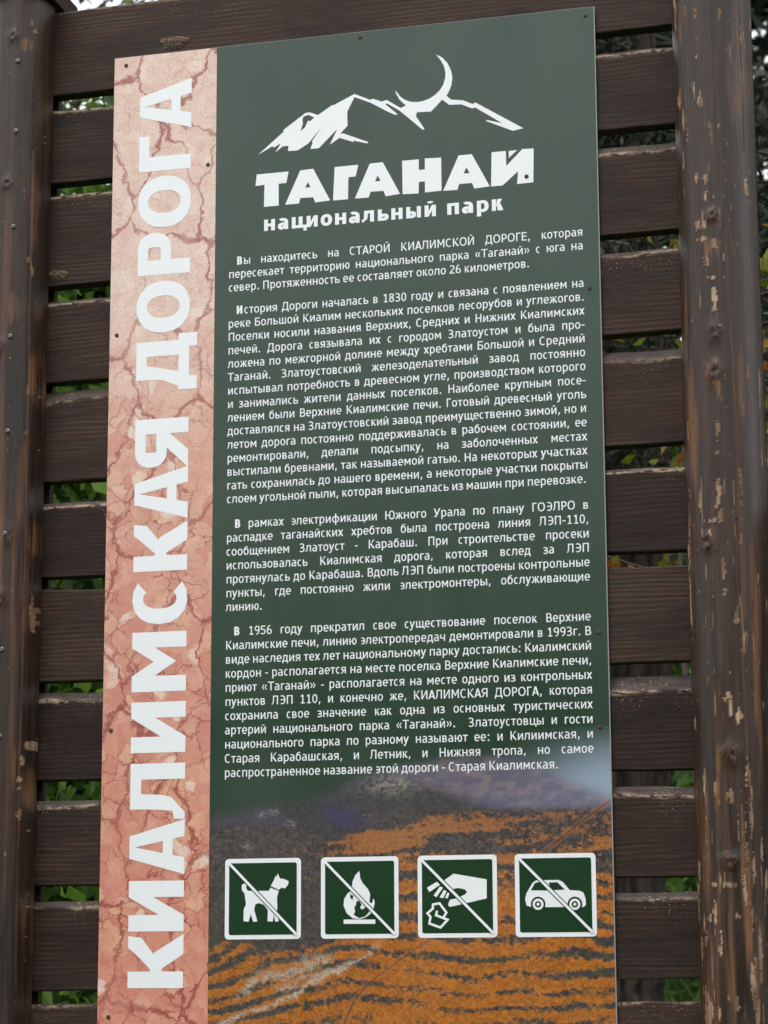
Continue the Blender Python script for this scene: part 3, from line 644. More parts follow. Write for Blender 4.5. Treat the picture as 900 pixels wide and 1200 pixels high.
# ------------------------------------------------------------------ fence boards
# sheet units: top edge left/right, bottom edge left/right; wane depth (m) left/right, how pale its lip is
BOARDS = [(.120, .120, -.066, -.049, .002, .002, .25), (-.098, -.093, -.255, -.252, .004, .007, .7), (-.282, -.285, -.476, -.461, .004, .013, .8),
          (-.507, -.497, -.678, -.659, .006, .008, .8), (-.691, -.693, -.881, -.878, .021, .019, .45), (-.924, -.922, -1.074, -1.082, .007, .006, .95),
          (-1.100, -1.111, -1.283, -1.290, .003, .003, .0), (-1.305, -1.314, -1.477, -1.489, .014, .026, .9), (-1.515, -1.517, -1.681, -1.681, .010, .016, .8),
          (-1.712, -1.707, -1.883, -1.858, .010, .010, .6), (-1.906, -1.899, -2.08, -2.06, .004, .003, .5)]
for k in range(7):
    z = -2.11 - k * .205
    BOARDS.append((z, z - .003, z - .18, z - .176, .006, .006, .5))


def make_board(parent, b, x0, x1, seed, dense=True):
    tl, tr, bl, br, wl_, wr_, lip = b
    L = (x1 - x0) * S
    if dense:
        xs = np.concatenate([np.linspace(x0, .03, 80), np.linspace(.06, .94, 18), np.linspace(.97, x1, 80)])
        nz = 44
    else:
        xs = np.linspace(x0, x1, 24); nz = 10
    cx = (x0 + x1) / 2; zc = (tl + bl) / 2
    t = (xs - x0) / (x1 - x0)
    wob = (fbm(xs * 9 + seed, seed * 3.1, 5, 3) - .5)
    zt = (tl + (tr - tl) * t) * S + wob * .006
    zb = (bl + (br - bl) * t) * S + (fbm(xs * 7 + seed, seed * 1.7 + 9, 6, 3) - .5) * .003
    wa = (wl_ + (wr_ - wl_) * sstep(.2, .8, t)) * (.55 + .9 * fbm(xs * 11 + seed * 5, 2.3, 8, 3))
    V = []; edge = []; wane = []; cz = []
    rows = np.concatenate([[0, .012], np.linspace(.03, 1, nz)])
    for k, r in enumerate(rows):
        z = zb + (zt - zb) * r
        d = zt - z
        q = np.clip(1 - d / np.maximum(wa, 1e-4), 0, 1)
        y = .8 * wa * q ** 1.3 + (.0012 if k == 0 else 0) + .0006 * (fbm(xs * 30, z * 60 + seed, 11, 3) - .5)
        V.append(np.stack([xs * S, y, z], -1))
        lipm = np.exp(-((d - wa) / (.0009 + .0022 * vn(xs * 40, seed, 4))) ** 2) * lip * sstep(.38, .52, fbm(xs * 14 + seed, 4.4, 21, 3) + lip * .10)
        edge.append(lipm); wane.append(sstep(0, .15, q) * (1 if max(wl_, wr_) > .005 else .3))
        z01 = np.clip(1 - (d - wa) / .035, 0, 1)
        patch = fbm(xs * 16 + seed * 2, z * 18, 31, 3)
        cz.append(np.clip(sstep(.42, .62, patch) * (z01 ** .7 + .16) * (.3 + .9 * lip), 0, 1))
    nr = len(rows); n = len(xs)
    V.append(np.stack([xs * S, np.full(n, .026), zt - .003], -1)); V.append(np.stack([xs * S, np.full(n, .026), zb], -1))
    V.append(V[0]); V = np.array(V)
    zer = np.zeros(n)
    edge += [zer, zer, zer]; wane += [wane[-1], zer, zer]; cz += [zer] * 3
    V = V - np.array([cx * S, 0, zc * S])
    F = grid_faces(V.shape[0], n)
    o = fast_obj('board', V.reshape(-1, 3), F, M_BOARD, attrs=dict(edge=np.array(edge).ravel(), wane=np.array(wane).ravel(), chipzone=np.array(cz).ravel()))
    o.location = (cx * S, .006, Z0 + zc * S)
    return own(parent, o)


fence = thing('board_fence', 'dark brown fence of spaced boards between two varnished log posts, behind the sign', 'fence', (.8 * S, 0.02, 0))
for i, b in enumerate(BOARDS):
    make_board(fence, b, -.215, 1.275, 3.7 * i + 1, i < 11)


# ------------------------------------------------------------------ log posts
def make_post(cx, hw, dep, ztop, chips, warm, seed, lip_left, groove=None, stain=1.0, knots=()):
    """front half-log: cx, hw in sheet units, dep in m. flat back just before the boards"""
    na = 120
    th = np.linspace(-.02, math.pi + .02, na)
    zs = np.concatenate([np.linspace(ztop, -1.99, 900), np.linspace(-2.02, -3.79, 60)])
    TH, ZZ = np.meshgrid(th, zs, indexing='ij')
    e = .8
    cxs = np.sign(np.cos(TH)) * np.abs(np.cos(TH)) ** e
    r = 1 + .05 * (fbm(TH * 1.5 + seed, ZZ * 2.2, 41, 3) - .5) + .010 * (fbm(TH * 9 + seed, ZZ * 7, 43, 3) - .5)
    X = cx - hw * cxs * r
    Y = .004 - dep * np.sin(np.clip(TH, 0, math.pi)) ** .8 * r
    if lip_left:
        X = np.where(TH < .35, X, X)
    # twisting ridges
    Xp, Yp = X * S, Y
    chip = np.zeros_like(X); wm = np.zeros_like(X)
    nz1 = fbm(X * 160, ZZ * 75, 51 + seed, 4) - .5; nz2 = fbm(X * 420, ZZ * 210, 52 + seed, 3) - .5; st_ = fbm(X * 130, ZZ * 9, 57 + seed, 4) - .5
    st_ = fbm(X * 130, ZZ * 9, 57 + seed, 4) - .5; stk = fbm(X * 330, ZZ * 34, 58 + seed, 4) - .5
    for (a, b, ra, rb) in chips:
        msk = np.abs(ZZ - b) < rb * 1.7 + .004
        if not msk.any():
            continue
        ra = max(ra, .0016)
        d = ((X - a) / ra) ** 2 + ((ZZ - b) / rb) ** 2
        v = .92 - d + (nz1 * 1.8 + nz2 * 2.4 + stk * 3.4)
        chip = np.maximum(chip, np.where(msk, sstep(.15, .35, v), 0))
    for (a, b, ra, rb) in warm:
        d = ((X - a) / (ra * 1.3)) ** 2 + ((ZZ - b) / (rb * 1.1)) ** 2
        wm = np.maximum(wm, np.clip(1.0 - d + st_ * 3.2, 0, 1) * stain)
    wm = np.maximum(wm, sstep(.50, .70, fbm(X * 70 + 5, ZZ * 1.9, 68 + seed, 4)) * (.38 if cx > 0 else .75) * sstep(.2, 1.5, -ZZ + (.5 if cx < 0 else 0)))
    # little random flecks
    f = fbm(X * 260 + 9, ZZ * 90, 61 + seed, 3); pz = fbm(X * 16, ZZ * 6, 62 + seed, 3)
    chip = np.maximum(chip, sstep(.82, .86, f + .16 * (pz - .5) - (.03 if stain else 0)) * .9)
    dens = sstep(1.3, 1.9, -ZZ) * (.05 if cx > 0 else -.02)
    chip = np.maximum(chip, sstep(.71, .76, fbm(X * 240 + 3, ZZ * 13, 66 + seed, 4) + dens - .035 + .14 * (fbm(X * 22, ZZ * 5, 67 + seed, 3) - .5)) * .85) if cx > 0 else chip
    if groove:
        for (g0, g1, z0, z1, wd) in groove:
            xc = g0 + (g1 - g0) * (ZZ - z0) / (z1 - z0) + .0022 * (fbm(ZZ * 9, seed, 71, 3) - .5)
            g = np.exp(-((X - xc) / wd) ** 2) * (ZZ < z0) * (ZZ > z1)
            Yp = Yp + .0035 * g
            wm = np.maximum(wm, .95 * g)
    kn = np.zeros_like(X)
    for (a, b, ra, rb) in knots:
        d = np.sqrt(((X - a) / ra) ** 2 + ((ZZ - b) / rb) ** 2) + nz1 * .8
        kn = np.maximum(kn, 1 - sstep(.55, 1.15, d))
        Yp = Yp - .0035 * np.exp(-(d * 1.1) ** 2) * (1 - .8 * np.exp(-(d * 3) ** 2))
    V = np.stack([Xp - cx * S, Yp, ZZ * S], -1).reshape(-1, 3)
    F = grid_faces(na, len(zs))[:, ::-1]
    nv = len(V)
    # flat back and end caps
    back = []
    o = fast_obj('post', V, F, M_POST, smooth=True, attrs=dict(chip=chip.ravel(), warm=wm.ravel(), knot=kn.ravel()))
    o.location = (cx * S, 0, Z0)
    own(fence, o)
    # top disc
    ring_ = [tuple(V[i * len(zs)]) for i in range(na)]
    c = mesh_obj('post_end', ring_, [tuple(range(na))[::-1]], M_POST); c.location = (0, 0, 0); c.parent = o
    # rear half of the sandwich, behind the boards
    bm = bmesh.new()
    n = 20; zt = (ztop - .01) * S; zb = -3.79 * S
    pr = [(-hw * S * .97 * math.cos(math.pi * k / n), .0335 + dep * .75 * math.sin(math.pi * k / n)) for k in range(n + 1)]
    lo = [bm.verts.new((x, y, zb)) for x, y in pr]; hi = [bm.verts.new((x, y, zt)) for x, y in pr]
    for k in range(n):
        bm.faces.new((lo[k + 1], lo[k], hi[k], hi[k + 1]))
    bm.faces.new((lo[0], lo[-1], hi[-1], hi[0])); bm.faces.new(hi)
    me = bpy.data.meshes.new('rear_half_log'); bm.to_mesh(me); bm.free()
    at = me.attributes.new('chip', 'FLOAT', 'POINT'); at2 = me.attributes.new('warm', 'FLOAT', 'POINT')
    me.materials.append(M_POST)
    rr = bpy.data.objects.new('rear_half_log', me); COL.objects.link(rr); rr.location = (cx * S, 0, Z0); own(fence, rr)
    return o


right_post = make_post(1.2255, .0735, .088, .20, RIGHT_CHIPS, RIGHT_WARM, 2, True,
                       groove=[(1.2325, 1.262, .2, -1.05, .0013), (1.252, 1.262, -1.05, -1.7, .001), (1.2845, 1.286, .2, -.35, .001)], knots=[(1.228, -.478, .012, .013), (1.222, -.775, .014, .022), (1.226, -.70, .012, .02), (1.222, -1.66, .018, .016), (1.232, -1.47, .016, .02), (1.20, -1.09, .014, .018)])
left_post = make_post(-.194, .057, .075, .128, LEFT_CHIPS, LEFT_WARM, 7, False, groove=[(-.150, -.146, -.2, -1.9, .0009)], stain=1.0, knots=[(-.187, .035, .013, .015), (-.190, -.28, .013, .016), (-.17, -1.0, .010, .024), (-.185, -1.13, .016, .018), (-.20, -.62, .012, .02)])


def screw_mesh(r, h, slot=True):
    bm = bmesh.new()
    c = bm.verts.new((0, -h * .55, 0)); rings = []
    for (rr, yy) in ((r * .3, -h * .6), (r * .5, -h), (r * .85, -h * .7), (r, 0)):
        rings.append([bm.verts.new((rr * math.cos(a), yy, rr * math.sin(a))) for a in [2 * math.pi * k / 12 for k in range(12)]])
    for k in range(12):
        bm.faces.new((c, rings[0][(k + 1) % 12], rings[0][k]))
        for q in range(3):
            bm.faces.new((rings[q][k], rings[q][(k + 1) % 12], rings[q + 1][(k + 1) % 12], rings[q + 1][k]))
    bmesh.ops.recalc_face_normals(bm, faces=bm.faces)
    me = bpy.data.meshes.new('screw'); bm.to_mesh(me); bm.free(); return me


SM = screw_mesh(.0036, .0016); SM.materials.append(M_SCREW)
SM2 = screw_mesh(.0042, .002); SM2.materials.append(M_STEEL)
random.seed(5)
# coach screws down the left flank of each log
for post, sx, zz, yy in ((right_post, 1.1585, (-.196, -.371, -.576, -.787, -1.0, -1.187, -1.400, -1.604, -1.80), -.030),
                         (left_post, -.176, (-.02, -.170, -.372, -.60, -.794, -1.0, -1.229, -1.398, -1.571, -1.802), -.0705)):
    for z in zz:
        o = bpy.data.objects.new('screw', SM2); COL.objects.link(o)
        o.location = (sx * S, yy, Z0 + z * S); o.rotation_euler = (0, random.random() * 3, -.9 if post is right_post else 0)
        own(post, o) if False else None
        o.parent = post; o.matrix_parent_inverse = Matrix.Translation((-post.location.x, 0, -Z0))

# cap board lying on the left post
bm = bmesh.new(); bmesh.ops.create_cube(bm, size=1)
for v in bm.verts:
    v.co = Vector((v.co.x * .112, v.co.y * .16, v.co.z * .030))
bmesh.ops.subdivide_edges(bm, edges=[e for e in bm.edges if abs((e.verts[0].co - e.verts[1].co).x) > .1], cuts=20)
for v in bm.verts:
    v.co.z += .004 * math.sin(v.co.x * 60 + v.co.y * 9); v.co.y += .003 * math.sin(v.co.x * 90)
bmesh.ops.bevel(bm, geom=list(bm.edges), offset=.002, segments=1)
me = bpy.data.meshes.new('post_cap'); bm.to_mesh(me); bm.free(); me.materials.append(M_BOARD)
for cxp in (-.194, 1.225):
    zc_ = .128 * S + .017 if cxp < 0 else .20 * S + .017
    o = bpy.data.objects.new('post_cap', me); COL.objects.link(o); o.location = (cxp * S, .0, Z0 + zc_); own(fence, o)


# knots in the boards: raised rings of darker and lighter wood
def knot(x, z, rx, rz, y, parent_board, col):
    V = []; F = []
    nr, na = 6, 26
    for i in range(nr):
        q = i / (nr - 1)
        for k in range(na):
            a = 2 * math.pi * k / na
            w_ = 1 + .13 * math.sin(3 * a + x * 50) + .08 * math.sin(5 * a + z * 30)
            V.append((x * S + rx * S * q * w_ * math.cos(a), y - .003 * (1 - q) ** .5 * (1 + .4 * math.sin(q * 14)) + .0018 * q, Z0 + z * S + rz * S * q * w_ * math.sin(a)))
    for i in range(nr - 1):
        for k in range(na):
            F.append((i * na + k, i * na + (k + 1) % na, (i + 1) * na + (k + 1) % na, (i + 1) * na + k))
    F.append(tuple(range(na))[::-1])
    o = mesh_obj('knot', V, F, col, smooth=True)
    o.parent = parent_board
    o.matrix_parent_inverse = Matrix.Translation(-Vector(parent_board.matrix_basis.translation))
    return o


def knot_mat():
    m = NM('knot_wood', .6, .3)
    g = m.noise(m.map((60, 60, 140)), 3, 4, .6, 1.5)
    m.color(m.mix(m.ramp(g, [(.4, 0), (.62, 1)]), (.018, .011, .007), (.22, .14, .08)))
    m.bump(g, .8, .003); return m.m


M_KNOT = knot_mat()
boards = [o for o in fence.children if o.name.startswith('board')]
boards.sort(key=lambda o: -o.location.z)
knot(-.118, -.452, .021, .012, .0035, boards[2], M_KNOT)
knot(.128, .024, .030, .014, .0035, boards[0], M_KNOT)
knot(1.108, -.725, .016, .006, .012, boards[4], M_KNOT)

# ------------------------------------------------------------------ the neighbouring lower section
fence2 = thing('board_fence', 'lower brown board fence section just beyond the right-hand log post', 'fence', (1.8 * S, .1, 0))
lowb = [(-1.00, -1.0, -1.085, -1.085, .006, .006, .2), (-1.095, -1.095, -1.352, -1.352, .004, .004, .1), (-1.366, -1.366, -1.60, -1.60, .004, .004, .1), (-1.612, -1.612, -1.85, -1.85, .004, .004, .1), (-1.86, -1.86, -2.1, -2.1, .004, .004, .1), (-2.11, -2.11, -2.35, -2.35, .004, .004, .1)]
for i, b in enumerate(lowb):
    o = make_board(fence2, b, 1.285, 2.6, 5.1 * i + 50, False)
    o.location.y += .04
bm = bmesh.new(); bmesh.ops.create_cone(bm, cap_ends=True, segments=24, radius1=.06, radius2=.058, depth=2.5)
me = bpy.data.meshes.new('post'); bm.to_mesh(me); bm.free(); me.materials.append(M_POST)
me.attributes.new('chip', 'FLOAT', 'POINT'); me.attributes.new('warm', 'FLOAT', 'POINT')
o = bpy.data.objects.new('post', me); COL.objects.link(o); o.location = (2.6 * S, .05, 1.2); own(fence2, o)

# ------------------------------------------------------------------ the information sign
XS = .2224; XR = .9975; ZB = -2.18; ZP = -1.405
sign = thing('information_sign', 'tall green and pink marble patterned national park information board with white Cyrillic text', 'information sign', (.5 * S, .0, Z0 + ZB * S))
bm = bmesh.new(); bmesh.ops.create_cube(bm, size=1)
for v in bm.verts:
    v.co = Vector(((.5 + v.co.x * XR / .9975 * .9975) * S, .0018 + v.co.y * .0032, Z0 + (ZB / 2 + v.co.z * ZB * -1) * S))
bmesh.ops.bevel(bm, geom=list(bm.edges), offset=.0005, segments=1)
me = bpy.data.meshes.new('backing_sheet'); bm.to_mesh(me); bm.free(); me.materials.append(M_PLATE)
plate = bpy.data.objects.new('backing_sheet', me); COL.objects.link(plate); own(sign, plate)


def face(name, x0, x1, z0, z1, mat, y, origin=False):
    pr = Print(); pr.poly([(x0, z1), (x1, z1), (x1, z0), (x0, z0)], y)
    if origin:
        pr.v = [(a, b, c - Z0) for a, b, c in pr.v]
    o = mesh_obj(name, pr.v, pr.f, mat)
    if origin:
        o.location = (0, 0, Z0)
    return own(sign, o)


face('marble_band', .0008, XS, -.0008, ZB + .0007, M_MARBLE, .0003, True)
face('green_field', XS, XR - .0007, -.0008, ZP, M_GREEN, .0003)


def build_landscape():
    """the aerial photograph printed at the foot of the sign, as colours on a fine grid"""
    x0, x1 = XS, XR - .0007
    nx, nz = 400, 390
    xs = np.linspace(x0, x1, nx); zs = np.linspace(ZP, ZB + .0007, nz)
    X, Z = np.meshgrid(xs, zs, indexing='ij')
    Sx = (X - XS) / .7766; T = (Z + 1.43) / -.535
    U = Sx * 872 + 9; V = (T - .015) * 615         # print coordinates
    C = lambda *c: np.array(c)
    n1 = fbm(U * .02, V * .03, 101, 4); n2 = fbm(U * .12, V * .16, 102, 4); n3 = fbm(U * .45, V * .6, 103, 2); n4 = fbm(U * .006, V * .05, 104, 4)
    def lerp(a, b, t): return a * (1 - t[..., None]) + b * t[..., None]
    col = np.zeros(X.shape + (3,)) + C(.010, .037, .016)
    skyc = lerp(C(.022, .048, .026) + 0 * col, C(.28, .34, .42) + 0 * col, sstep(600, 930, U + (V - 40) * 1.0))
    col = lerp(col, skyc, sstep(-70, 75, V))
    # far ridge
    r2 = np.interp(U, [0, 330, 420, 540, 640, 730, 800, 885], [260, 70, 42, 22, 20, 38, 82, 112]) + (n1 - .5) * 14
    far = lerp(C(.12, .11, .17) + 0 * col, C(.24, .18, .19) + 0 * col, sstep(.35, .75, fbm(U * .05 + V * .03, V * .09, 110, 5)) * .8)
    col = lerp(col, far, sstep(-18, 24, V - r2) * .85)
    # near mountain
    r1 = np.interp(U, [0, 60, 200, 300, 345, 400, 470, 540, 620, 700, 885], [128, 122, 100, 78, 55, 47, 62, 92, 118, 150, 190]) + (n1 - .5) * 16
    mtn = lerp(C(.030, .033, .033) + 0 * col, C(.072, .062, .062) + 0 * col, sstep(.25, .8, n2 * .5 + n3 * .5))
    mtn = lerp(mtn, C(.075, .065, .10) + 0 * col, sstep(.45, .7, fbm(U * .012, V * .02, 109, 3)) * .6)
    col = lerp(col, mtn, sstep(-16, 26, V - r1) * .94)
    rocky = np.exp(-((U - 415) / 55) ** 2 - ((V - 74) / 20) ** 2)
    col = lerp(col, C(.30, .27, .22) + 0 * col, np.clip(rocky * sstep(.3, .8, n2 * .6 + n3 * .4) * 1.2, 0, .8))
    blue = np.exp(-((U - 305) / 45) ** 2 - ((V - 145 - (U - 305) * .35) / 22) ** 2)
    col = lerp(col, C(.045, .04, .12) + 0 * col, np.clip(blue * .7 * sstep(.3, .6, n1 * .5 + n2 * .5), 0, .75))
    # plains: grey violet brush and orange larches in streaks
    brush = lerp(C(.032, .029, .027) + 0 * col, C(.10, .080, .074) + 0 * col, sstep(.3, .72, n2 * .45 + n3 * .55))
    brush = lerp(brush, C(.060, .062, .030) + 0 * col, sstep(.5, .7, fbm(U * .02, V * .03, 113, 3)) * .6 * sstep(250, 420, V))
    low = sstep(0, 25, V - np.interp(U, [0, 200, 300, 420, 600, 885], [135, 150, 180, 120, 118, 120]))
    col = lerp(col, brush, low)
    streak = fbm(U * .006 + V * .004, V * .045 + U * .002 + (n1 - .5) * .7, 120, 3)
    band = .5 + .5 * np.sin((V + .05 * U + (n1 - .5) * 16 + (fbm(U * .0045, V * .004, 121, 2) - .5) * 120) * 2 * math.pi / (18 + .04 * 400))
    bs = .55 * sstep(120, 420, V) + .22
    streak = streak * (1 - bs * .8) + bs * .8 * (.33 + .44 * band)
    amt = np.interp(U, [0, 120, 260, 380, 885], [0, .12, .45, 1, 1])
    amt = np.maximum(amt, sstep(330, 470, V + (n1 - .5) * 90) * .95) * sstep(115, 165, V + (n1 - .5) * 40)
    om = sstep(.42, .58, streak + (amt - 1) * .45 + (n2 - .5) * .26 + (n3 - .5) * .22 + .035 * sstep(250, 420, V) + .0)
    org = lerp(C(.26, .075, .010) + 0 * col, C(.60, .19, .018) + 0 * col, sstep(.3, .72, n3 * .65 + n2 * .35))
    org = lerp(org, C(.85, .40, .06) + 0 * col, sstep(.62, .78, n3) * .7)
    hz = 1 - sstep(130, 430, V)
    org = lerp(org, C(.27, .115, .050) + 0 * col, hz * .85)
    col = lerp(col, org, om * amt ** .5)
    speck = sstep(.60, .66, n3) * sstep(260, 420, V)
    col = lerp(col, C(.055, .045, .030) + 0 * col, speck * .55)
    # track to the skyline and its red verge
    xr = np.interp(V, [100, 115, 165, 220, 265, 310, 370, 430, 470, 500, 530, 560, 588, 640, 720], [900, 880, 812, 742, 692, 640, 545, 452, 394, 356, 332, 316, 305, 282, 240]) + (n1 - .5) * 4
    d = np.abs(U - xr)
    on = sstep(108, 125, V)
    col = lerp(col, C(.075, .028, .020) + 0 * col, np.exp(-(d / 2.6) ** 2) * on * .85)
    col = lerp(col, C(.45, .17, .06) + 0 * col, np.exp(-((d - 6) / 4) ** 2) * on * .3)
    # pale sandy tracks
    def path(px, py, wd, st):
        nonlocal col
        yc = np.interp(U, px, py) + (n2 - .5) * 22 + (n1 - .5) * 40
        m = np.exp(-((V - yc) / wd) ** 2) * sstep(px[0] - 4, px[0] + 25, U) * (1 - sstep(px[-1] - 40, px[-1], U))
        col = lerp(col, lerp(C(.30, .24, .18) + 0 * col, C(.52, .43, .33) + 0 * col, sstep(.4, .6, n3)), np.clip(m * st * sstep(.28, .42, n2 + .1), 0, 1))
    path([10, 60, 150, 260, 340, 400], [600, 572, 540, 482, 440, 404], 6, 1.0)
    path([70, 120, 200, 300], [520, 480, 462, 425], 9, .75)
    path([150, 210, 290, 330], [505, 482, 465, 440], 7, .7)
    for (a, b) in ((95, 203), (126, 132), (152, 127), (190, 153)):
        col = lerp(col, C(.27, .25, .25) + 0 * col, np.clip(np.exp(-((U - a) / 11) ** 2 - ((V - b) / 7) ** 2) * sstep(.45, .6, n3) * .8, 0, 1))
    V3 = np.stack([X * S, np.full(X.shape, -.0003), Z0 + Z * S], -1).reshape(-1, 3)
    F = grid_faces(nx, nz)
    o = fast_obj('landscape_picture', V3, F, M_PRINT, attrs=dict(col=np.clip(col, 0, 1).reshape(-1, 3)))
    own(sign, o)


build_landscape()

# strip title, read bottom to top: letter, lower and upper end on the strip
TITLE = [('К', -1.8755, -1.778), ('И', -1.7697, -1.6745), ('А', -1.6627, -1.5587), ('Л', -1.5577, -1.4505), ('И', -1.4299, -1.3315), ('М', -1.3115, -1.1946),
         ('С', -1.1798, -1.0864), ('К', -1.0745, -.9801), ('А', -.9712, -.8669), ('Я', -.8669, -.7679), ('Д', -.7109, -.5953), ('О', -.5918, -.4841),
         ('Р', -.4707, -.3822), ('О', -.3723, -.2631), ('Г', -.2519, -.176), ('А', -.1654, -.0598)]
pr = Print()
for ch, za, zb in TITLE:
    hgt = .1118; Wd = (zb - za) / hgt
    xb = .1695 + (-.2 - (za + zb) / 2 * 1.0) * .0021
    wv_ = .275; form = {'А': 'TA', 'К': 'TK'}.get(ch, ch.lower())
    for k, q in enumerate(base_form(form, 1.0, Wd, wv_, .20)):
        pr.poly([(xb - y * hgt, za + x * hgt) for x, y in q], .0006 + (k % 9) * 2.5e-5)
pr.build('strip_title', M_WHITE, sign)
# emblem: ridge line and crescent
pr = Print(); pr.poly(EMBLEM, .0006); pr.build('mountain_emblem', M_WHITE, sign)
pr = Print()
for g in NAME:
    pr.poly(g, .0006)
pr.build('park_name', M_WHITE, sign)
for word, xa, xe, wn_ in (('национальный', .3245, 0.6797, None), ('парк', 0.6994, .811, None)):
    nat = sum(glyph(c, .16, .14)[0] for c in word) * .0425
    pr = Print(); xs_ = (xe - xa + .0045) / nat
    pr.text(word, xa - .003, -.3985, .0425, w=.155 , h=.14, xs=xs_)
    pr.build('subtitle_word', M_WHITE, sign)

TEXT = [
    (-.4635, ['Вы находитесь на СТАРОЙ КИАЛИМСКОЙ ДОРОГЕ, которая', 'пересекает территорию национального парка «Таганай» с юга на', 'север. Протяженность ее составляет около 26 километров.']),
    (-.5653, ['История Дороги началась в 1830 году и связана с появлением на', 'реке Большой Киалим нескольких поселков лесорубов и углежогов.', 'Поселки носили названия Верхних, Средних и Нижних Киалимских',
              'печей. Дорога связывала их с городом Златоустом и была про-', 'ложена по межгорной долине между хребтами Большой и Средний', 'Таганай. Златоустовский железоделательный завод постоянно',
              'испытывал потребность в древесном угле, производством которого', 'и занимались жители данных поселков. Наиболее крупным посе-', 'лением были Верхние Киалимские печи. Готовый древесный уголь',
              'доставлялся на Златоустовский завод преимущественно зимой, но и', 'летом дорога постоянно поддерживалась в рабочем состоянии, ее', 'ремонтировали, делали подсыпку, на заболоченных местах',
              'выстилали бревнами, так называемой гатью. На некоторых участках', 'гать сохранилась до нашего времени, а некоторые участки покрыты', 'слоем угольной пыли, которая высыпалась из машин при перевозке.']),
    (-.9967, ['В рамках электрификации Южного Урала по плану ГОЭЛРО в', 'распадке таганайских хребтов была построена линия ЛЭП-110,', 'сообщением Златоуст - Карабаш. При строительстве просеки',
              'использовалась Киалимская дорога, которая вслед за ЛЭП', 'протянулась до Карабаша. Вдоль ЛЭП были построены контрольные', 'пункты, где постоянно жили электромонтеры, обслуживающие', 'линию.']),
    (-1.2080, ['В 1956 году прекратил свое существование поселок Верхние', 'Киалимские печи, линию электропередач демонтировали в 1993г. В', 'виде наследия тех лет национальному парку достались: Киалимский',
               'кордон - располагается на месте поселка Верхние Киалимские печи,', 'приют «Таганай» - располагается на месте одного из контрольных', 'пунктов ЛЭП 110, и конечно же, КИАЛИМСКАЯ ДОРОГА, которая',
               'сохранила свое значение как одна из основных туристических', 'артерий национального парка «Таганай».  Златоустовцы и гости', 'национального парка по разному называют ее: и Килиимская, и',
               'Старая Карабашская, и Летник, и Нижняя тропа, но самое', 'распространенное название этой дороги - Старая Киалимская.'])]
RIGHTS = {(0, 2): .862, (1, 14): .9635, (2, 6): None, (3, 10): .9005}
for pi, (z0, lines) in enumerate(TEXT):
    pr = Print()
    for li, ln in enumerate(lines):
        xa = .2690 if li == 0 else .2528
        xe = RIGHTS.get((pi, li), .9669)
        g = pr.text(ln, xa - .0015, z0 - .02726 * li, .0231, w=.102, h=.086, width=None if xe is None else xe - xa + .002, bold_first=1 if li == 0 else 0, xs=.975)
    pr.build('text_paragraph', M_WHITE, sign)


# prohibition pictograms
def rrect(x0, z0, x1, z1, r, n=6):
    out = []
    for cx, cz, a0 in ((x1 - r, z1 - r, 0), (x0 + r, z1 - r, 90), (x0 + r, z0 + r, 180), (x1 - r, z0 + r, 270)):
        for k in range(n + 1):
            a = math.radians(a0 + 90 * k / n); out.append((cx + r * math.cos(a), cz + r * math.sin(a)))
    return out


def circ(cx, cz, r, n=20):
    return [(cx + r * math.cos(2 * math.pi * k / n), cz + r * math.sin(2 * math.pi * k / n)) for k in range(n)]


def stroke(pts, w, y, pr, closed=False):
    n = len(pts)
    for i in range(n if closed else n - 1):
        a, b = Vector(pts[i]), Vector(pts[(i + 1) % n]); d = (b - a).normalized(); nrm = Vector((-d.y, d.x)) * w / 2; e = d * w * .4
        pr.poly([tuple(a - nrm - e), tuple(b - nrm + e), tuple(b + nrm + e), tuple(a + nrm - e)], y + (i % 5) * 2e-5)


def pictogram(x, label, shapes, dark=(), discs=(), strokes=()):
    s_ = .1503; z1 = -1.6357; z0 = z1 - s_
    pr = Print(); pr.poly(rrect(x, z0, x + s_, z1, .0075), .0006)
    fr = pr.build('pictogram', M_WHITE, sign); fr['label'] = label
    b = .0082
    def sub(name, mat, fn):
        q = Print(); fn(q); o = mesh_obj(name, q.v, q.f, mat); o.parent = fr; return o
    sub('green_ground', M_DKGREEN, lambda q: q.poly(rrect(x + b, z0 + b, x + s_ - b, z1 - b, .004), .0009))
    def sym(q):
        for g in shapes: q.poly(g, .0012)
        for pts, wd, cl in strokes: stroke(pts, wd, .0012, q, cl)
        for (cx, cz, r, y) in [d for d in discs if d[3] in (1, 3)]: q.poly(circ(cx, cz, r), .0012 + y * .0002)
    sub('symbol', M_WHITE, sym)
    def drk(q):
        for g in dark: q.poly(g, .0014)
        for (cx, cz, r, y) in [d for d in discs if d[3] in (0, 2)]: q.poly(circ(cx, cz, r), .0013 + y * .0002)
        k = .0042 / math.sqrt(2) * 1.9; i0 = b * .9
        q.poly([(x + i0 - 0, z1 - i0 - k), (x + i0 + k, z1 - i0), (x + s_ - i0, z0 + i0 + k), (x + s_ - i0 - k, z0 + i0)], .0019)
    sub('slash_outline', M_DKGREEN, drk)
    k = .0042 / math.sqrt(2) * 1.15; i0 = b * .8
    sub('slash', M_WHITE, lambda q: q.poly([(x + i0, z1 - i0 - k), (x + i0, z1 - i0), (x + i0 + k, z1 - i0), (x + s_ - i0, z0 + i0 + k), (x + s_ - i0, z0 + i0), (x + s_ - i0 - k, z0 + i0)], .0022))


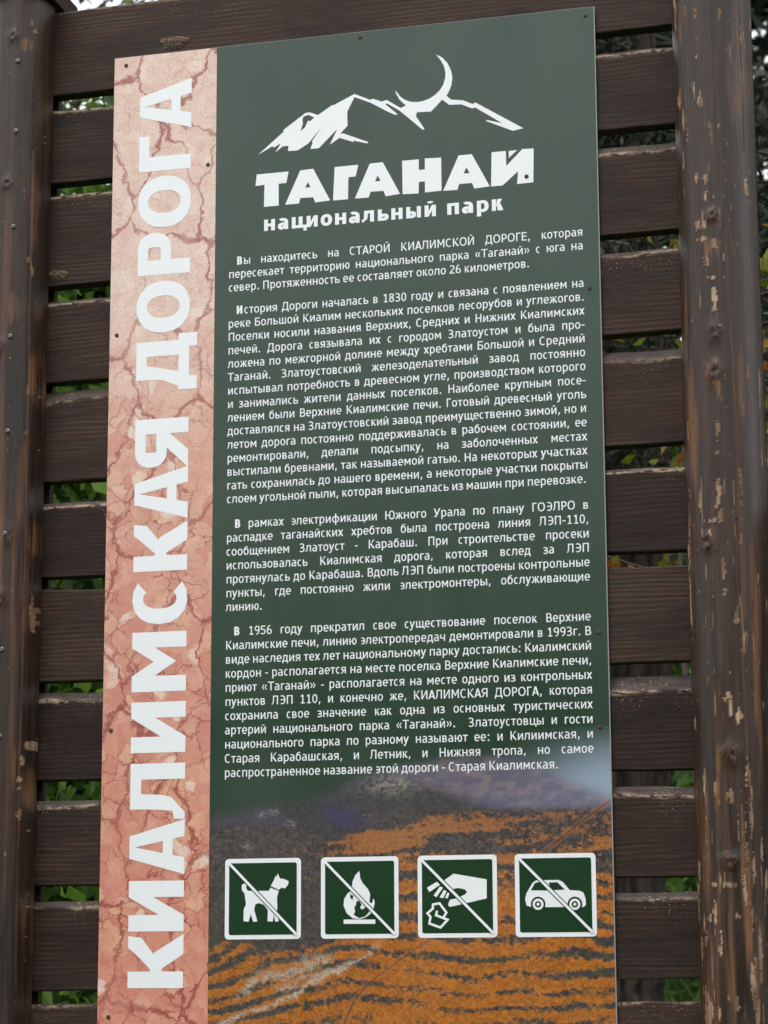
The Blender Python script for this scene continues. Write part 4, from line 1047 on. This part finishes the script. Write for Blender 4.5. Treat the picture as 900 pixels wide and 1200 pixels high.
pictogram(.2550, 'no dogs pictogram', DOG)
pictogram(.4444, 'no fires pictogram', FIRE, dark=FIRE_IN)
pictogram(.6315, 'no littering pictogram with a hand dropping crumpled paper', HAND, strokes=[(PAPER[:-1], .0042, True), (PAPER2, .0042, False)])
wh = []
for cx, cz in WHEEL:
    wh += [(cx, cz, .0138, 0), (cx, cz, .0102, 1), (cx, cz, .0058, 2), (cx, cz, .0028, 3)]
pictogram(.8156, 'no cars pictogram', CAR, dark=CAR_WIN, discs=wh)

for i, (x, z) in enumerate(SCREWS):
    o = bpy.data.objects.new('screw', SM); COL.objects.link(o); o.location = W(x, z, -.0005)
    o.rotation_euler = (random.uniform(-.15, .15), random.random() * 3, random.uniform(-.15, .15))
    own(sign, o)


# ------------------------------------------------------------------ foliage
def leaves(C, size, rng, aspect=.55, fold=.25, up=.0):
    """C (n,3) centres -> folded four-cornered leaves"""
    n = len(C)
    d = rng.normal(size=(n, 3)); d[:, 2] -= up; d /= np.linalg.norm(d, axis=1)[:, None]
    e = rng.normal(size=(n, 3)); e -= (e * d).sum(1)[:, None] * d; e /= np.linalg.norm(e, axis=1)[:, None]
    nn = np.cross(d, e)
    s_ = (size * rng.uniform(.6, 1.25, n))[:, None]
    a = C - d * s_ * .5; c = C + d * s_ * .5
    b = C + e * s_ * aspect * .5 + nn * s_ * fold * .4 - d * s_ * .1; f = C - e * s_ * aspect * .5 + nn * s_ * fold * .4 - d * s_ * .1
    V = np.stack([a, b, c, f], 1).reshape(-1, 3)
    i = np.arange(n) * 4
    F = np.concatenate([np.stack([i, i + 1, i + 2], -1), np.stack([i, i + 2, i + 3], -1)])
    t = np.repeat(rng.uniform(0, 1, n) ** 1.3, 4)
    return V, F, t


def tube(path, radii, n=8):
    V = []; F = []
    for i, (p, r) in enumerate(zip(path, radii)):
        p = Vector(p); q = Vector(path[min(i + 1, len(path) - 1)]) - Vector(path[max(i - 1, 0)]); q.normalize()
        a = q.orthogonal().normalized(); b = q.cross(a)
        for k in range(n):
            t = 2 * math.pi * k / n; V.append(p + (a * math.cos(t) + b * math.sin(t)) * r)
    for i in range(len(path) - 1):
        for k in range(n):
            F.append((i * n + k, i * n + (k + 1) % n, (i + 1) * n + (k + 1) % n, (i + 1) * n + k))
    return V, F


def joined_tubes(name, tubes, mat):
    V = []; F = []
    for path, rad, n in tubes:
        v, f = tube(path, rad, n); b = len(V); V += v; F += [tuple(b + i for i in q) for q in f]
    return mesh_obj(name, V, F, mat, smooth=True)


def tree(name, label, cat, base, height, rad, mat, nb, per, leaf, seed, conifer=False, crown0=.15, trunk_r=.06, spread=.12, aspect=.55, group=None):
    rng = np.random.default_rng(seed); rd = random.Random(seed)
    bx, by = base; bz = float(gh(bx, by)) - .05
    root = thing(name, label, cat, (bx, by, bz), group)
    lean = Vector((rd.uniform(-.06, .06), rd.uniform(-.06, .06), 1))
    tp = [Vector((bx, by, bz)) + lean * height * t + Vector((.05 * math.sin(t * 7 + seed), .05 * math.cos(t * 5), 0)) for t in np.linspace(0, 1, 9)]
    tubes = [(tp, [trunk_r * (1 - .85 * t) for t in np.linspace(0, 1, 9)], 10)]
    C = []
    for k in range(nb):
        t = crown0 + (1 - crown0) * ((k + rd.random()) / nb)
        p0 = tp[0].lerp(tp[-1], t)
        az = rd.uniform(0, 2 * math.pi)
        ln = rad * ((1.08 - t) if conifer else math.sin(math.pi * min(1, .15 + .8 * (t - crown0) / (1 - crown0) + .05)) ** .6) * rd.uniform(.6, 1.1)
        dz = (-.25 if conifer else .5) * ln * rd.uniform(.4, 1.2)
        p1 = p0 + Vector((math.cos(az) * ln, math.sin(az) * ln, dz))
        mid = p0.lerp(p1, .5) + Vector((0, 0, (.1 if conifer else .05) * ln))
        tubes.append(([p0, mid, p1], [trunk_r * .22, trunk_r * .14, .003], 5))
        q = rng.uniform(.12, 1.05, per)
        P = np.outer((1 - q) ** 2, p0) + np.outer(2 * q * (1 - q), mid) + np.outer(q ** 2, p1)
        sp = spread * (.4 + q)[:, None] * ln / max(rad, .1) + .02
        P = P + rng.normal(size=(per, 3)) * sp * np.array([1, 1, .45 if conifer else .8])
        C.append(P)
    tr = joined_tubes('trunk', tubes, M_TWIG); own(root, tr)
    C = np.concatenate(C); V, F, t = leaves(C, leaf, rng, aspect=aspect, up=.3)
    cr = fast_obj('crown', V, F, mat, attrs=dict(tint=t)); own(root, cr)
    return root


# the thick pine right behind the fence
def pine():
    bx, by = .235, 3.0
    bz = float(gh(bx, by)) - .1
    root = thing('pine_tree', 'thick pine trunk with grey-brown furrowed bark standing close behind the fence on the right', 'tree', (bx, by, bz))
    na, nz = 150, 260
    th = np.linspace(0, 2 * math.pi, na, endpoint=False); zs = np.concatenate([np.linspace(bz, 4.2, nz), [5, 6.5, 8]])
    Z, T = np.meshgrid(zs, th, indexing='ij')
    cxp = np.interp(Z, [0, 1.78, 2.67, 3.0, 4.2, 8], [.21, .245, .305, .30, .30, .2])
    r = np.interp(Z, [0, 1, 3, 8], [.20, .165, .160, .10])
    # furrows: ridged noise stretched along the stem, with cross cracks
    u = T / (2 * math.pi) * 26
    rid = np.abs(fbm(u + 1.2 * fbm(Z * 3, T, 5), Z * 2.6, 81, 3) - .5) * 2
    ridm = sstep(.04, .26, rid) * (1 - .5 * sstep(.62, .7, fbm(u * .7, Z * 14, 83, 3)))
    rr = r + .020 * ridm + .006 * fbm(u * 2, Z * 30, 84, 3)
    V = np.stack([cxp + rr * np.cos(T), by + rr * np.sin(T), Z], -1).reshape(-1, 3)
    F = grid_faces(len(zs), na, wrap=True)
    own(root, fast_obj('trunk', V, F, M_BARK, smooth=True, attrs=dict(ridge=ridm.ravel())))
    rng = np.random.default_rng(4); C = []; tubes = []
    for k in range(46):
        z = rng.uniform(4.6, 8.6); a = rng.uniform(0, 6.28); ln = rng.uniform(.8, 1.9)
        p0 = Vector((.25, by, z)); p1 = p0 + Vector((math.cos(a) * ln, math.sin(a) * ln, .3))
        tubes.append(([p0, p0.lerp(p1, .5), p1], [.03, .02, .006], 5))
        q = rng.uniform(.3, 1, (90, 1)); C.append(np.array(p0) * (1 - q) + np.array(p1) * q + rng.normal(size=(90, 3)) * .16)
    own(root, joined_tubes('branches', tubes, M_TWIG))
    V, F, t = leaves(np.concatenate(C), .17, rng, aspect=.25)
    own(root, fast_obj('crown', V, F, M_NEEDLE, attrs=dict(tint=t)))


pine()

# spruces behind the right part, through which the white sky sparkles
tree('spruce_tree', 'dark spruce filling the view beyond the right-hand post', 'tree', (1.25, 6.2), 7.5, 1.6, M_NEEDLE, 260, 230, .06, 11, True, .12, .08, .10, .3)
tree('spruce_tree', 'dark spruce seen through the upper gaps right of the sign', 'tree', (-.5, 7.6), 8.0, 1.7, M_NEEDLE, 220, 160, .07, 12, True, .15, .08, .10, .3)
tree('spruce_tree', 'young spruce behind the low fence section at the right edge', 'tree', (1.25, 3.1), 4.1, .8, M_NEEDLE, 110, 90, .055, 13, True, .05, .04, .07, .28)
tree('spruce_tree', 'slim dark spruce in front of the thick pine, seen just right of the sign', 'tree', (.40, 2.2), 6.5, .85, M_NEEDLE, 230, 130, .042, 14, True, .36, .03, .07, .28)
# left side: broad leaved saplings against open sky
tree('birch_tree', 'thin pale-leaved birch seen over the top left of the fence', 'tree', (-2.15, 5.0), 5.4, 1.0, M_BIRCH, 90, 44, .062, 21, False, .35, .045, .12, .7)
tree('rowan_tree', 'rowan sapling with green leaves behind the upper left gaps', 'tree', (-1.05, 2.4), 3.4, .65, M_LEAF, 80, 34, .05, 22, False, .3, .024, .08, .5)
tree('hazel_bush', 'bright green broad-leaved bush behind the left boards at mid height', 'bush', (-1.0, 1.9), 3.0, .75, M_LEAF, 110, 60, .062, 23, False, .12, .02, .14, .75)
tree('alder_bush', 'sunny green bush glimpsed between the pine trunk and the right-hand post', 'bush', (.25, 5.6), 2.3, .9, M_LEAF, 80, 60, .07, 27, False, .08, .02, .14, .7)
tree('raspberry_bush', 'low green bush with broad leaves behind the lowest boards on the left', 'bush', (-.75, 1.35), 2.0, .6, M_LEAF, 100, 60, .06, 24, False, .08, .014, .12, .7)
tree('aspen_sapling', 'small sapling with yellow-green and reddish leaves in the gap right of the sign', 'sapling', (.80, 1.3), 2.98, .30, M_AUTUMN, 34, 24, .034, 25, False, .66, .012, .05, .8)

# young green growth on the bank and the far wood
def scatter_mass(name, n, fn, size, mat, seed, aspect, up=0.0):
    rng = np.random.default_rng(seed); C = fn(rng, n)
    V, F, t = leaves(C, size, rng, aspect=aspect, up=up)
    return tag(fast_obj(name, V, F, mat, attrs=dict(tint=t)), kind='stuff')


def f_grass(rng, n):
    x = rng.uniform(-5, 4, n); y = .5 + rng.uniform(0, 1, n) ** 1.2 * 10
    return np.stack([x, y, gh(x, y) + rng.uniform(0, .28, n) * (.5 + vn(x * 1.5, y * 1.5, 5))], -1)


scatter_mass('grass', 90000, f_grass, .13, M_GRASS, 31, .14, -1.2)


def f_wood(rng, n):
    k = 80
    cx = np.linspace(-20, 13, k) + rng.uniform(-.4, .4, k); cy = rng.uniform(11.5, 17, k)
    h = np.where(cx < -3.2, rng.uniform(3.2, 4.6, k), rng.uniform(9, 13, k))
    i = rng.integers(0, k, n); t = rng.uniform(0, 1, n) ** .8
    r = 1.5 * (1.03 - t) * rng.uniform(.3, 1, n); a = rng.uniform(0, 6.283, n)
    return np.stack([cx[i] + r * np.cos(a), cy[i] + r * np.sin(a), 2.6 + t * h[i]], -1)


scatter_mass('distant_forest', 120000, f_wood, .28, M_NEEDLE, 32, .5)


def f_edge(rng, n):
    """the wood on the other side of the clearing, behind the viewer"""
    k = 60
    cx = np.linspace(-45, 45, k) + rng.uniform(-.6, .6, k); cy = -24 + rng.uniform(-4, 2, k)
    h = rng.uniform(EDGE_H0, EDGE_H1, k)
    i = rng.integers(0, k, n); t = rng.uniform(0, 1, n)
    r = 2.6 * (1.05 - t) * rng.uniform(.3, 1, n); a = rng.uniform(0, 6.283, n)
    return np.stack([cx[i] + r * np.cos(a), cy[i] + r * np.sin(a), t * h[i]], -1)


EDGE_H0, EDGE_H1 = 5.4, 9.4
scatter_mass('forest_edge', 60000, f_edge, .9, M_NEEDLE, 33, .6)
